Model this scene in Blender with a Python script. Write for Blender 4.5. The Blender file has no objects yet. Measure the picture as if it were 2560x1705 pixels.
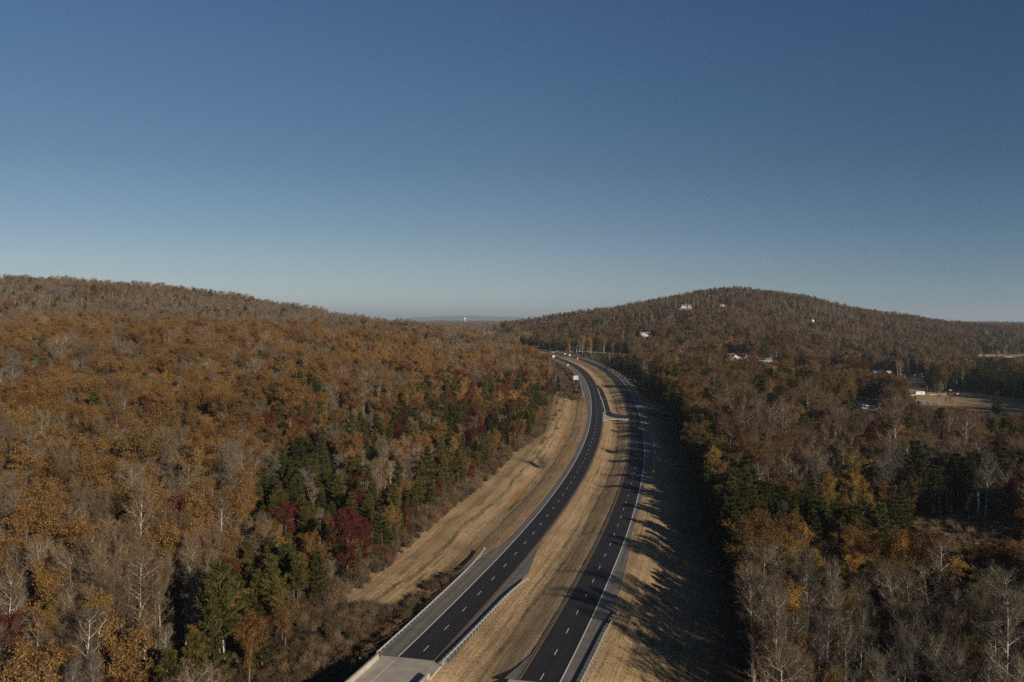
import bpy, math, random
import numpy as np
from mathutils import Vector, Euler
R = math.radians
rng = np.random.default_rng(11)
random.seed(5)
sc = bpy.context.scene
COL = sc.collection

# ------------------------------------------------------------------ camera, sky, sun, exposure
CAMZ = 63.5
F, CX, YH = 2240.0, 1280.0, 803.0
cam = bpy.data.cameras.new('camera'); camo = bpy.data.objects.new('camera', cam); COL.objects.link(camo)
camo.location = (0, 0, CAMZ)
camo.rotation_euler = (R(90), 0, 0); cam.shift_y = -(852.5-YH)/2560
cam.sensor_width = 36; cam.lens = 36 * F / 2560
cam.clip_start = 1; cam.clip_end = 150000
sc.camera = camo

SUN_DIR = Vector((0.61, -0.79, 0)).normalized()
SUN_EL = 17.5
w = bpy.data.worlds.new('World'); sc.world = w; w.use_nodes = True
nt = w.node_tree; nt.nodes.clear()
sky = nt.nodes.new('ShaderNodeTexSky'); sky.sky_type = 'NISHITA'; sky.sun_disc = False
sky.sun_elevation = R(SUN_EL); sky.sun_rotation = math.atan2(SUN_DIR.x, SUN_DIR.y)
sky.air_density = 1.0; sky.dust_density = 0.6; sky.ozone_density = 3.0; sky.altitude = 300
SKY_EL = [(0, (.98,1.02,1.30)), (.05, (.71,.71,.82)), (.10, (.56,.58,.645)), (.17, (.45,.505,.545)), (.33, (.41,.50,.575)), (.6, (.16,.22,.33)), (1, (.12,.17,.27))]  # top stops, out of view, dimmed to cut skylight in the shadows
SKY_AZ = [(.27, (1,1,1)), (.5, (.86,.88,.92)), (.73, (.48,.66,.80))]
bg = nt.nodes.new('ShaderNodeBackground'); bg.inputs[1].default_value = 0.09
ow = nt.nodes.new('ShaderNodeOutputWorld')
wtc = nt.nodes.new('ShaderNodeTexCoord'); wsx = nt.nodes.new('ShaderNodeSeparateXYZ'); nt.links.new(wtc.outputs['Generated'], wsx.inputs[0])
def wramp(sock, stops):
    r = nt.nodes.new('ShaderNodeValToRGB'); e = r.color_ramp.elements
    e[0].position, e[0].color = stops[0][0], (*stops[0][1], 1); e[1].position, e[1].color = stops[-1][0], (*stops[-1][1], 1)
    for p_, c_ in stops[1:-1]: k_ = e.new(p_); k_.color = (*c_, 1)
    nt.links.new(sock, r.inputs[0]); return r.outputs[0]
def wmul(a, b):
    m_ = nt.nodes.new('ShaderNodeMix'); m_.data_type = 'RGBA'; m_.blend_type = 'MULTIPLY'; m_.clamp_result = False; m_.inputs[0].default_value = 1
    nt.links.new(a, m_.inputs[6]); nt.links.new(b, m_.inputs[7]); return m_.outputs[2]
mxx = nt.nodes.new('ShaderNodeMath'); mxx.operation = 'MULTIPLY_ADD'; mxx.inputs[1].default_value = .5; mxx.inputs[2].default_value = .5; nt.links.new(wsx.outputs[0], mxx.inputs[0])
# clear dry autumn air: paler at the horizon, deeper blue away from the sun's antipode
el_r = wramp(wsx.outputs[2], SKY_EL); az_r = wramp(mxx.outputs[0], SKY_AZ)
nt.links.new(wmul(wmul(sky.outputs[0], el_r), az_r), bg.inputs[0]); nt.links.new(bg.outputs[0], ow.inputs[0])
sun = bpy.data.lights.new('sun', 'SUN'); suno = bpy.data.objects.new('sun', sun); COL.objects.link(suno)
sun.energy = 5.0; sun.angle = R(0.55); sun.color = (1.0, 0.86, 0.69)
d = Vector((SUN_DIR.x * math.cos(R(SUN_EL)), SUN_DIR.y * math.cos(R(SUN_EL)), math.sin(R(SUN_EL))))
suno.rotation_euler = d.to_track_quat('Z', 'Y').to_euler()
vs = sc.view_settings; vs.view_transform = 'Standard'; vs.look = 'None'; vs.gamma = 1; vs.use_curve_mapping = False
vs.exposure = 0.12
sc.cycles.max_bounces = 5; sc.cycles.diffuse_bounces = 2; sc.cycles.transmission_bounces = 2
sc.cycles.transparent_max_bounces = 4; sc.cycles.volume_bounces = 0; sc.cycles.use_denoising = False

# ------------------------------------------------------------------ helpers
def tag(o, label=None, cat=None, group=None, kind=None):
    if label: o['label'] = label
    if cat: o['category'] = cat
    if group: o['group'] = group
    if kind: o['kind'] = kind
    return o

def mesh_np(name, V, faces, mat=None, parent=None, smooth=False, link=True):
    """V (n,3); faces: list of (m,k) int arrays or list of tuples"""
    me = bpy.data.meshes.new(name)
    V = np.asarray(V, dtype=np.float32)
    arrs = [np.asarray(a) for a in faces] if isinstance(faces, list) and len(faces) and isinstance(faces[0], np.ndarray) else None
    if arrs is None:
        me.from_pydata([tuple(map(float, v)) for v in V], [], [tuple(int(i) for i in f) for f in faces])
    else:
        me.vertices.add(len(V)); me.vertices.foreach_set('co', V.ravel())
        loops = np.concatenate([a.ravel() for a in arrs]).astype(np.int32)
        sizes = np.concatenate([np.full(len(a), a.shape[1]) for a in arrs]).astype(np.int32)
        starts = np.concatenate([[0], np.cumsum(sizes)[:-1]]).astype(np.int32)
        me.loops.add(len(loops)); me.loops.foreach_set('vertex_index', loops)
        me.polygons.add(len(sizes)); me.polygons.foreach_set('loop_start', starts)
        me.update(calc_edges=True); me.validate()
    if smooth:
        me.polygons.foreach_set('use_smooth', [True] * len(me.polygons))
    if mat: me.materials.append(mat)
    o = bpy.data.objects.new(name, me)
    if link: COL.objects.link(o)
    if parent: o.parent = parent
    return o

def empty(name, loc=(0, 0, 0), rz=0):
    o = bpy.data.objects.new(name, None); COL.objects.link(o)
    o.location = loc; o.rotation_euler = (0, 0, rz); o.empty_display_size = 0.5
    return o

class MB:
    def __init__(s): s.v = []; s.f = []
    def add(s, vs_, fs):
        b = len(s.v); s.v += [tuple(p) for p in vs_]; s.f += [tuple(i + b for i in q) for q in fs]; return s
    def box(s, x0, x1, y0, y1, z0, z1):
        return s.add([(x0,y0,z0),(x1,y0,z0),(x1,y1,z0),(x0,y1,z0),(x0,y0,z1),(x1,y0,z1),(x1,y1,z1),(x0,y1,z1)],
                     [(3,2,1,0),(4,5,6,7),(0,1,5,4),(1,2,6,5),(2,3,7,6),(3,0,4,7)])
    def tube(s, p0, p1, r0, r1=None, n=8):
        r1 = r0 if r1 is None else r1
        p0 = Vector(p0); p1 = Vector(p1); a = (p1 - p0).normalized()
        u = a.cross(Vector((0, 0, 1)) if abs(a.z) < .9 else Vector((1, 0, 0))).normalized(); v = a.cross(u)
        vs_ = [p0 + (u*math.cos(t) + v*math.sin(t))*r0 for t in [2*math.pi*i/n for i in range(n)]]
        vs_ += [p1 + (u*math.cos(t) + v*math.sin(t))*r1 for t in [2*math.pi*i/n for i in range(n)]]
        fs = [(i, (i+1) % n, n+(i+1) % n, n+i) for i in range(n)] + [tuple(range(n-1, -1, -1)), tuple(range(n, 2*n))]
        return s.add(vs_, fs)
    def prism(s, prof, y0, y1):
        """profile (x,z) counter-clockwise extruded along y"""
        n = len(prof)
        return s.add([(x, y0, z) for x, z in prof] + [(x, y1, z) for x, z in prof],
                     [(i, (i+1) % n, n+(i+1) % n, n+i) for i in range(n)] + [tuple(range(n-1, -1, -1)), tuple(range(n, 2*n))])
    def build(s, name, mat, parent=None, smooth=False):
        return mesh_np(name, s.v, s.f, mat, parent, smooth)

def material(name, base=(.5,.5,.5), rough=.8, metal=0.0, noise=None, bump=None, spec=0.3):
    """noise=(scale, amount, second colour); bump=(scale,strength,distance)"""
    m = bpy.data.materials.new(name); m.use_nodes = True
    t = m.node_tree; b = t.nodes['Principled BSDF']
    b.inputs['Base Color'].default_value = (*base, 1); b.inputs['Roughness'].default_value = rough
    b.inputs['Metallic'].default_value = metal; b.inputs['Specular IOR Level'].default_value = spec
    tc = t.nodes.new('ShaderNodeTexCoord')
    if noise:
        n = t.nodes.new('ShaderNodeTexNoise'); n.inputs['Scale'].default_value = noise[0]; n.inputs['Detail'].default_value = 8
        n.inputs['Roughness'].default_value = .65
        r = t.nodes.new('ShaderNodeValToRGB')
        r.color_ramp.elements[0].position = .5 - .5*noise[1]; r.color_ramp.elements[1].position = .5 + .5*noise[1]
        r.color_ramp.elements[0].color = (*base, 1); r.color_ramp.elements[1].color = (*noise[2], 1)
        t.links.new(tc.outputs['Object'], n.inputs['Vector']); t.links.new(n.outputs['Fac'], r.inputs['Fac'])
        t.links.new(r.outputs[0], b.inputs['Base Color'])
    if bump:
        n = t.nodes.new('ShaderNodeTexNoise'); n.inputs['Scale'].default_value = bump[0]; n.inputs['Detail'].default_value = 6
        bp = t.nodes.new('ShaderNodeBump'); bp.inputs['Strength'].default_value = bump[1]; bp.inputs['Distance'].default_value = bump[2]
        t.links.new(tc.outputs['Object'], n.inputs['Vector']); t.links.new(n.outputs['Fac'], bp.inputs['Height'])
        t.links.new(bp.outputs[0], b.inputs['Normal'])
    return m

# ------------------------------------------------------------------ road alignment (metres), from the spacing of the lane dashes
PROF_Y = np.array([-500,0,352,388,424,460,497,533,569,606,642,679,715,752,788,825,861,898,934,971,1007,1200,1300,1500,9000])
PROF_H = np.array([63.5,63.5,63.5,63.3,63,62.2,61.5,60.4,59.1,57.6,56.2,54.8,53.5,52.2,50.8,50.0,48.7,47.4,46.1,44.9,43.6,36.7,35,34,34])
def zroad(y): return CAMZ - np.interp(y, PROF_Y, PROF_H)

L_RAW = [(-91,-60),(-63.5,20),(-47,70),(-36.3,105),(-26.8,137),(-20.6,159),(-13.8,184.7),(-6.9,212),(1,244.6),(9,280.3),(16.4,316.1),(23.2,352.1),(29.6,388.1),(35.4,424.2),
  (40.9,460.3),(45.8,496.6),(50.1,532.9),(54,569.3),(57.3,605.7),(60.3,642.1),(62.7,678.6),(64.7,715.1),(66.2,751.7),(67.4,788.2),(68,824.8),
  (67.9,861.3),(66.9,897.9),(64.7,934.4),(61.4,970.8),(56.7,1007),(50,1046),(40,1087),(27,1125),(8,1168),(-16,1212),(-46,1258),(-84,1305),(-135,1352)]
R_RAW = [(-63,-60),(-36,20),(-20,70),(-9.8,105),(-0.8,137),(5.5,160.3),(14.4,195.8),(22.7,231.4),(30.6,267.1),(37.8,303),(44.7,338.9),(51.1,374.9),(57.1,411),(62.5,447.1),
  (67.4,483.4),(71.8,520),(76,556),(79.6,592.5),(82.8,629),(85.6,665.5),(88,702),(89.8,738.6),(91.3,775.1),(92,811.7),(92.2,848.3),(91.5,884.8),
  (90,921.2),(87,957),(82.3,993),(76,1032),(67,1072),(56,1112),(42,1155),(25,1198),(2,1242),(-26,1288),(-62,1333),(-105,1378)]
def smooth_line(raw, step=2.0):
    P = np.array(raw, float)
    P[1:-1] = .1*P[:-2] + .8*P[1:-1] + .1*P[2:]
    s = np.concatenate([[0], np.cumsum(np.hypot(*np.diff(P, axis=0).T))])
    # Catmull-Rom style resample
    t = np.arange(0, s[-1], step); out = []
    m = np.gradient(P, s, axis=0)
    k = np.clip(np.searchsorted(s, t, 'right') - 1, 0, len(s) - 2)
    h = (s[k+1]-s[k])[:, None]; u = ((t - s[k])/(s[k+1]-s[k]))[:, None]
    return ((2*u**3-3*u**2+1)*P[k] + (u**3-2*u**2+u)*h*m[k] + (-2*u**3+3*u**2)*P[k+1] + (u**3-u**2)*h*m[k+1])
LC = smooth_line(L_RAW); RC = smooth_line(R_RAW)
def normals(C):
    T = np.gradient(C, axis=0); T /= np.linalg.norm(T, axis=1)[:, None]
    return np.stack([T[:, 1], -T[:, 0]], 1)          # to the right of travel (+y)
LN, RN = normals(LC), normals(RC)
def lateral(P, C, N):
    """signed offset (right +) and arclength to line C for points P (n,2)"""
    off = np.empty(len(P)); arc = np.empty(len(P)); Cs = C[::3]
    for a in range(0, len(P), 20000):
        q = P[a:a+20000]
        d2 = (q[:, None, 0]-Cs[None, :, 0])**2 + (q[:, None, 1]-Cs[None, :, 1])**2
        k = np.clip(d2.argmin(1)*3, 1, len(C)-2)
        dv = q - C[k]; off[a:a+20000] = (dv*N[k]).sum(1)
        T = np.stack([-N[k][:, 1], N[k][:, 0]], 1); al = (dv*T).sum(1)
        arc[a:a+20000] = k*2.0 + al
        far = np.abs(al) > 8
        off[a:a+20000] = np.where(far, np.sign(off[a:a+20000])*np.hypot(dv[:, 0], dv[:, 1]), off[a:a+20000])
    return off, arc
def at_y(C, y):                                        # index of the line at depth y
    return int(np.abs(C[:, 1]-y).argmin())

# ------------------------------------------------------------------ terrain heights
CTRL = {
 -500:[(40,-8),(150,-4),(300,12),(500,30),(650,42),(760,42),(900,66),(1100,92),(1350,98),(1800,80),(3000,20),(6000,5)],
 0:[(60,-8),(110,-4),(200,3),(300,12),(500,29),(640,42),(740,43),(880,62),(1150,101),(1400,88),(1900,50),(3000,8),(6000,0)],
 435:[(60,-9),(110,-7),(200,0),(300,8),(500,24),(640,36),(760,40),(900,54),(1180,88),(1500,64),(2200,20),(4000,0)],
 760:[(100,-9),(150,-7),(250,2),(400,11),(600,24),(800,36),(1000,50),(1220,64),(1600,40),(2500,8),(5000,0)],
 980:[(200,-2),(300,2),(450,8),(700,20),(900,28),(1250,44),(1700,26),(2500,12),(3800,26),(5600,37)],
 1140:[(250,0),(400,4),(600,10),(800,17),(1000,23),(1250,31),(1500,20),(2000,10),(3800,26),(5600,39)],
 1300:[(300,0),(500,2),(700,8),(900,15),(1050,19),(1150,22),(1300,27),(1600,36),(1950,51),(2500,26),(3800,28),(5600,38)],
 1400:[(1100,22),(1250,28),(1500,40),(1850,57),(2400,34)],
 1520:[(300,-2),(600,2),(900,11),(1100,20),(1250,32),(1400,45),(1760,67),(2300,50),(3500,10)],
 1740:[(200,-6),(300,-5),(600,-2),(900,12),(1100,26),(1300,48),(1600,85),(1850,109),(2300,80),(3500,20)],
 1848:[(950,20),(1200,41),(1400,60),(1680,89),(1950,123),(2400,90),(3500,30)],
 1950:[(150,-8),(250,-7),(400,-4),(1000,15),(1350,45),(1650,75),(1980,112)],
 2066:[(700,-1),(1000,6),(1150,12),(1400,32),(1650,58),(2000,94),(2500,75),(3500,30)],
 2120:[(1650,50),(2030,79),(2500,62)],
 2190:[(300,-5),(650,0),(1040,3),(1300,16),(1700,42),(2100,73),(2600,56)],
 2340:[(150,-8),(300,-4),(700,0),(1000,1),(1300,7),(1700,24),(2300,49),(3000,30),(5600,36)],
 2560:[(100,-8),(300,-3),(700,0),(1000,0),(1450,3),(1900,12),(2500,34),(3200,24),(5600,36)],
 3000:[(60,-6),(300,-2),(700,0),(1000,0),(1450,3),(1900,10),(2500,26),(5600,34)],
}
CP = np.array([((px-1280)/900., 2.2*math.log(Z/300.), z) for px, L in CTRL.items() for Z, z in L])
def _phi(a, b):
    return np.sqrt((a[:, None, 0]-b[None, :, 0])**2 + (a[:, None, 1]-b[None, :, 1])**2 + .02)
_A = _phi(CP, CP); n_ = len(CP)
_M = np.zeros((n_+1, n_+1)); _M[:n_, :n_] = _A + 0*np.eye(n_); _M[:n_, n_] = 1; _M[n_, :n_] = 1
_W = np.linalg.solve(_M, np.append(CP[:, 2], 0))
# levelled yards round the houses: view direction, depth
PADS = [((px-CX)/F*Z, Z, CAMZ-(py-YH)/F*Z-.15) for px, py, Z in ((1716,770,1600),(1808,767,1680),(1612,846,1235),(1699,807,1500),(2033,810,1650),(1842,899,950),(1914,906,1045),(1945,905,1080),(2001,917,1090),
  (2082,919,1080),(2228,898,1300),(2166,923,1120),(2195,934,1035),(2221,936,1020),(2274,945,1000),(2299,967,890),(2376,984,790),(2311,1013,677),(2168,1020,655),(2516,896,1450),(2436,953,960),(2299,988,769))]
def base_z(x, y):
    Y = np.maximum(y, 60.); px = np.clip(1280 + F*x/Y, -600, 3100)
    q = np.stack([(px-1280)/900., 2.2*np.log(np.minimum(Y, 7000)/300.)], 1)
    out = np.empty(len(q))
    for a in range(0, len(q), 20000):
        out[a:a+20000] = _phi(q[a:a+20000], CP) @ _W[:-1] + _W[-1]
    out *= np.clip(1.6 - Y/12000., 0, 1)
    for hx, hy, hz_ in PADS:
        w_ = np.exp(-(((x-hx)/34)**2+((y-hy)/34)**2)**1.5); out = out*(1-w_)+hz_*w_
    return out
def sm(t): t = np.clip(t, 0, 1); return t*t*(3-2*t)
def vnoise(x, y, s, seed=0):
    """cheap smooth value noise in 0..1"""
    x = x/s + seed*17.3; y = y/s + seed*9.1
    xi = np.floor(x); yi = np.floor(y); fx = sm(x-xi); fy = sm(y-yi)
    def h(a, b):
        v = np.sin(a*127.1 + b*311.7 + seed*74.7)*43758.5453
        return v - np.floor(v)
    return (h(xi,yi)*(1-fx)+h(xi+1,yi)*fx)*(1-fy) + (h(xi,yi+1)*(1-fx)+h(xi+1,yi+1)*fx)*fy
BRIDGE_L, BRIDGE_R = 168.0, 158.5            # where the pavement meets the two bridges
def ground(x, y, full=False):
    x = np.asarray(x, float).ravel(); y = np.asarray(y, float).ravel()
    b = base_z(x, y)
    near = np.ones(len(x))
    for hx, hy, hz_ in PADS: near *= 1-np.exp(-((x-hx)/45)**2-((y-hy)/45)**2)
    pxx = 1280 + F*x/np.maximum(y, 60.); near *= 1-.8*sm((pxx-1700)/200)*sm((1500-y)/250)
    b = b + near*((vnoise(x, y, 45, 1)-.5)*3*np.clip(y/300, .3, 2) + (vnoise(x, y, 140, 2)-.5)*7*np.clip(y/900, 0, 1.3))
    P = np.stack([x, y], 1); m = (y < 1420) & (x > -260) & (x < 300) & (y > -80)
    dL = np.full(len(x), -999.); dR = np.full(len(x), 999.); arc = np.zeros(len(x))
    if m.any():
        dL[m], arc[m] = lateral(P[m], LC, LN); dR[m], _ = lateral(P[m], RC, RN)
    zr = zroad(y)
    # median swale
    medw = np.clip(dL-4.6, 0, None); medw2 = np.clip(-dR-4.6, 0, None)
    mid = zr - 1.5*sm(np.minimum(medw, medw2)/7.0) - .16
    # left side: foreslope, ditch, backslope
    e = -dL - 7.2
    bumpy = (vnoise(x, y, 11, 4)-.5)*.7
    dep = np.interp(y, [150, 190, 260, 420, 600, 640, 700, 780, 1000], [5.5, 2.4, 1.4, 1.2, 1.0, 1.6, 3.0, 4.5, 2.0])
    hb = np.interp(y, [0, 200, 300, 500, 620, 700], [0, -.3, .9, 1.6, .8, 0])
    left = zr - .16 - dep*sm(e/9.0) + sm((e-9)/9)*(dep*.6 + hb) + bumpy*sm(e/6)
    left = left*(1-sm((e-20)/26)) + b*sm((e-20)/26)
    e2 = dR - 7.2
    dep2 = np.interp(y, [150, 250, 500, 640, 700, 900, 1100], [5, 4.5, 3.5, 3, 5.5, 5.5, 2])
    right = zr - .16 - dep2*sm(e2/17.0) + bumpy*.8*sm(e2/6)
    right = right*(1-sm((e2-15)/26)) + b*sm((e2-15)/26)
    z = np.where((dL > -7.2) & (dR < 7.2), mid, np.where(dL <= -7.2, left, right))
    z = np.where((dL > 4.6) & (dR < -4.6), mid, np.where((dL > -7.2) & (dL <= 4.6), zr-.16, np.where((dR >= -4.6) & (dR < 7.2), zr-.16, z)))
    z = np.where(m, z, b)
    # the creek ravine the two bridges cross, south-west of the pavement ends
    rv = 150 + (x+20)*-.10
    cut = sm((rv + 14 - y)/22.0) * sm((y + 40)/60)
    z = z - cut*11.0*np.where(m, 1, .6)
    # outlying ravine beside the left bridge
    z = z - 4.0*np.exp(-((x+48)/15)**2 - ((y-160)/22)**2)
    if full: return z, dL, dR, arc
    return z
def gz(x, y): return float(ground([x], [y])[0])
def project(x, y, z):
    Y = np.maximum(y, 1e-3); return CX + F*x/Y, YH + F*(CAMZ-z)/Y
def inpoly(px, py, poly):
    P = np.array(poly, float)*1.0875; c = np.zeros(np.shape(px), bool); j = len(P)-1
    for i in range(len(P)):
        xi, yi = P[i]; xj, yj = P[j]
        c ^= ((yi > py) != (yj > py)) & (px < (xj-xi)*(py-yi)/(yj-yi+1e-9)+xi); j = i
    return c
def at(px, py, zguess=0.0):
    """the ground point seen in direction (px,py)"""
    y = F*(CAMZ-zguess)/max(py-YH, 1)
    ys = np.concatenate([np.arange(120, 1500, 2.0), np.arange(1500, 6000, 10.0)])
    xs = (px-CX)/F*ys; zs = ground(xs, ys); line = CAMZ - (py-YH)/F*ys
    k = np.argmax(zs >= line); return float(xs[k]), float(ys[k]), float(zs[k])

FIELDS = [  # clearings (outlines found on the photograph at 2354 px width)
 [(2085,915),(2130,902),(2230,900),(2354,922),(2400,930),(2400,960),(2354,958),(2290,955),(2190,938),(2120,932)],
 [(2075,872),(2120,868),(2125,900),(2090,905)],
 [(2090,1200),(2190,1180),(2330,1215),(2345,1262),(2260,1262),(2170,1240)],
 [(2250,815),(2400,815),(2400,821),(2250,821)],
 [(1560,706),(1594,706),(1594,711),(1560,711)],
 [(1110,763),(1165,760),(1165,766),(1115,770)],
 [(1960,925),(2030,925),(2030,944),(1960,944)],
]

# ------------------------------------------------------------------ ground sheet
def growing(a, step, lim, g):
    out = [a]; s = step
    while abs(out[-1]) < lim: s *= g; out.append(out[-1] + math.copysign(s, step))
    return out
xs = np.array(sorted(set([round(v, 2) for v in list(np.arange(-120, 171, 2.5)) + growing(170, 3, 60000, 1.035) + growing(-120, -3, 60000, 1.035)])))
ys = np.array(sorted(set(list(np.arange(-120, 60, 20)) + [round(v, 2) for v in list(np.arange(60, 240, 3.0)) + list(np.arange(240, 1260, 4.0)) + growing(1260, 5, 70000, 1.045)] + growing(-120, -30, 20000, 1.4)[1:])))
GX, GY = np.meshgrid(xs, ys)
gzv, gdL, gdR, garc = ground(GX, GY, True)
nx, ny = len(xs), len(ys)
ii = np.arange(nx*ny).reshape(ny, nx)
quads = np.stack([ii[:-1, :-1].ravel(), ii[:-1, 1:].ravel(), ii[1:, 1:].ravel(), ii[1:, :-1].ravel()], 1)
gx, gy = GX.ravel(), GY.ravel()
ppx, ppy = project(gx, gy, gzv)
edgeL = np.interp(gy, [150, 200, 280, 420, 480, 620, 740, 790, 1100], [-31, -31, -34, -35, -29, -33, -27, -19, -16])
edgeR = np.interp(gy, [150, 210, 300, 450, 600, 760, 850, 1000], [37, 35, 28, 25, 22, 21, 18, 15])
grass = sm((gdL-edgeL+4)/8)*sm((edgeR-gdR+2)/8)*(gy < 1400)
for p in FIELDS: grass = np.maximum(grass, inpoly(ppx, ppy, p)*1.0*(gy > 60))
brush = sm((-7.5-gdL)/3)*sm((gdL-np.interp(gy, [188, 200, 232], [-44, -22, -13]))/4)*sm((234-gy)/10)
brush = np.maximum(brush, sm((-8.0-gdL)/4)*sm((gy-690)/25)*(gdL > -60)*(gy < 1150))
brush = np.maximum(brush, .85*sm((gdR-edgeR+15)/12)*(gdR < 60)*(gy < 1150))  # right verge: dark brush tone laid over the grass, deepening the tree shade
mg = bpy.data.materials.new('ground'); mg.use_nodes = True
t = mg.node_tree; N = t.nodes; Lk = t.links; bs = N['Principled BSDF']; bs.inputs['Roughness'].default_value = .95; bs.inputs['Specular IOR Level'].default_value = .1
def nz(scale, detail=8, rough=.6, vec=None):
    n = N.new('ShaderNodeTexNoise'); n.inputs['Scale'].default_value = scale; n.inputs['Detail'].default_value = detail; n.inputs['Roughness'].default_value = rough
    if vec is not None: Lk.new(vec, n.inputs['Vector'])
    return n.outputs['Fac']
def ramp(fac, stops):
    r = N.new('ShaderNodeValToRGB'); e = r.color_ramp.elements
    e[0].position, e[0].color = stops[0][0], (*stops[0][1], 1); e[1].position, e[1].color = stops[-1][0], (*stops[-1][1], 1)
    for p, c in stops[1:-1]: k = e.new(p); k.color = (*c, 1)
    Lk.new(fac, r.inputs[0]); return r.outputs[0]
def mixc(fac, a, b, bt='MIX'):
    m = N.new('ShaderNodeMix'); m.data_type = 'RGBA'; m.blend_type = bt
    for s_, v in ((m.inputs[0], fac), (m.inputs[6], a), (m.inputs[7], b)):
        if hasattr(v, 'is_output'): Lk.new(v, s_)
        else: s_.default_value = v if not isinstance(v, tuple) else (*v, 1)
    return m.outputs[2]
geo = N.new('ShaderNodeNewGeometry').outputs['Position']
ra = N.new('ShaderNodeAttribute'); ra.attribute_name = 'roadcoord'
mp = N.new('ShaderNodeMapping'); mp.inputs['Scale'].default_value = (.035, 1.0, 1); Lk.new(ra.outputs['Vector'], mp.inputs['Vector'])
mp2 = N.new('ShaderNodeMapping'); mp2.inputs['Scale'].default_value = (.008, .42, 1); Lk.new(ra.outputs['Vector'], mp2.inputs['Vector'])
streak = nz(.9, 6, .7, mp.outputs[0]); streak2 = nz(1.0, 4, .6, mp2.outputs[0])
blot = nz(.045, 9, .68, geo); fine = nz(1.3, 6, .75, geo)
grass_c = ramp(streak, [(.3, (.19,.128,.068)), (.46, (.39,.270,.150)), (.62, (.50,.36,.21)), (.8, (.36,.245,.13))])
g2 = ramp(blot, [(.32, (.21,.155,.075)), (.5, (.44,.31,.175)), (.68, (.52,.385,.225))])
grass_c = mixc(.5, grass_c, g2)
gm2 = N.new('ShaderNodeMath'); gm2.operation = 'MULTIPLY'
green_mask = ramp(nz(.03, 5, .6, geo), [(.5, (0,0,0)), (.66, (1,1,1))])
gs = ramp(streak2, [(.52, (0,0,0)), (.62, (1,1,1))])
Lk.new(green_mask, gm2.inputs[0]); Lk.new(gs, gm2.inputs[1])
grass_c = mixc(gm2.outputs[0], grass_c, (.115,.105,.038))
dk = ramp(streak2, [(.28, (.55,.52,.48)), (.40, (1,1,1))])
grass_c = mixc(.85, grass_c, dk, 'MULTIPLY')
grass_c = mixc(.75, grass_c, ramp(fine, [(.32, (.42,.39,.34)), (.52, (1,1,1)), (.72, (1.3,1.28,1.22))]), 'MULTIPLY')
sxyz = N.new('ShaderNodeSeparateXYZ'); Lk.new(ra.outputs['Vector'], sxyz.inputs[0])
mp3 = N.new('ShaderNodeMapping'); mp3.inputs['Scale'].default_value = (.03, .03, 1); Lk.new(ra.outputs['Vector'], mp3.inputs['Vector']); wand = nz(1.0, 4, .6, mp3.outputs[0])
def mth(op, a, b, c=None):
    m_ = N.new('ShaderNodeMath'); m_.operation = op
    for k_, v_ in enumerate((a, b, c)):
        if v_ is None: continue
        if hasattr(v_, 'is_output'): Lk.new(v_, m_.inputs[k_])
        else: m_.inputs[k_].default_value = v_
    return m_.outputs[0]
rag = nz(.9, 6, .75, geo)
for cen, wig, wd_, col_, st_ in ((13.2, 4, .75, (.10,.08,.04), .8), (10.4, 3, .4, (.14,.10,.05), .6), (-13.0, 3, .6, (.11,.095,.04), .75), (-16.5, 5, .45, (.13,.10,.045), .6), (-22.5, 6, .9, (.085,.08,.032), .8), (-27.5, 5, 1.6, (.16,.125,.05), .5)):
    # ditches and wheel ruts running with the road
    dd_ = mth('ABSOLUTE', mth('ADD', sxyz.outputs[1], mth('MULTIPLY_ADD', wand, wig*1.2, -cen-wig*.6)), 0)
    mk_ = ramp(mth('ADD', mth('DIVIDE', dd_, wd_), mth('MULTIPLY_ADD', rag, 3.0, -1.5)), [(.55, (st_,)*3), (1.0, (0,0,0))])
    grass_c = mixc(mth('MULTIPLY', mk_, ramp(nz(.07, 6, .7, geo), [(.42, (.35,.35,.35)), (.58, (1,1,1))])), grass_c, col_)
dirt = N.new('ShaderNodeAttribute'); dirt.attribute_name = 'clay'
dm = N.new('ShaderNodeMath'); dm.operation = 'MULTIPLY_ADD'; dm.inputs[2].default_value = -.55
dn = N.new('ShaderNodeMath'); dn.operation = 'ADD'; Lk.new(dirt.outputs['Fac'], dn.inputs[0]); Lk.new(streak, dn.inputs[1])
dmask = ramp(dn.outputs[0], [(.80, (0,0,0)), (1.12, (1,1,1))])
clay_c = ramp(fine, [(.3, (.26,.13,.05)), (.7, (.48,.27,.10))])
grass_c = mixc(dmask, grass_c, clay_c)
litter = ramp(nz(.5, 8, .7, geo), [(.3, (.022,.016,.011)), (.55, (.065,.043,.026)), (.75, (.11,.070,.038))])
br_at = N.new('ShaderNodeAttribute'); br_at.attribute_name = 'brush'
brush_shade_c = ramp(nz(.6, 8, .7, geo), [(.35, (.016,.013,.009)), (.55, (.05,.036,.02)), (.75, (.13,.09,.05))])
gat = N.new('ShaderNodeAttribute'); gat.attribute_name = 'grass'
gn = N.new('ShaderNodeMath'); gn.operation = 'ADD'; Lk.new(gat.outputs['Fac'], gn.inputs[0])
gn2 = N.new('ShaderNodeMath'); gn2.operation = 'MULTIPLY_ADD'; Lk.new(nz(.25, 6, .7, geo), gn2.inputs[0]); gn2.inputs[1].default_value = .8; gn2.inputs[2].default_value = -.4
Lk.new(gn2.outputs[0], gn.inputs[1])
gmask = ramp(gn.outputs[0], [(.4, (0,0,0)), (.6, (1,1,1))])
allc = mixc(gmask, litter, grass_c)
allc = mixc(br_at.outputs['Fac'], allc, brush_shade_c)
far = N.new('ShaderNodeAttribute'); far.attribute_name = 'far'
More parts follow.
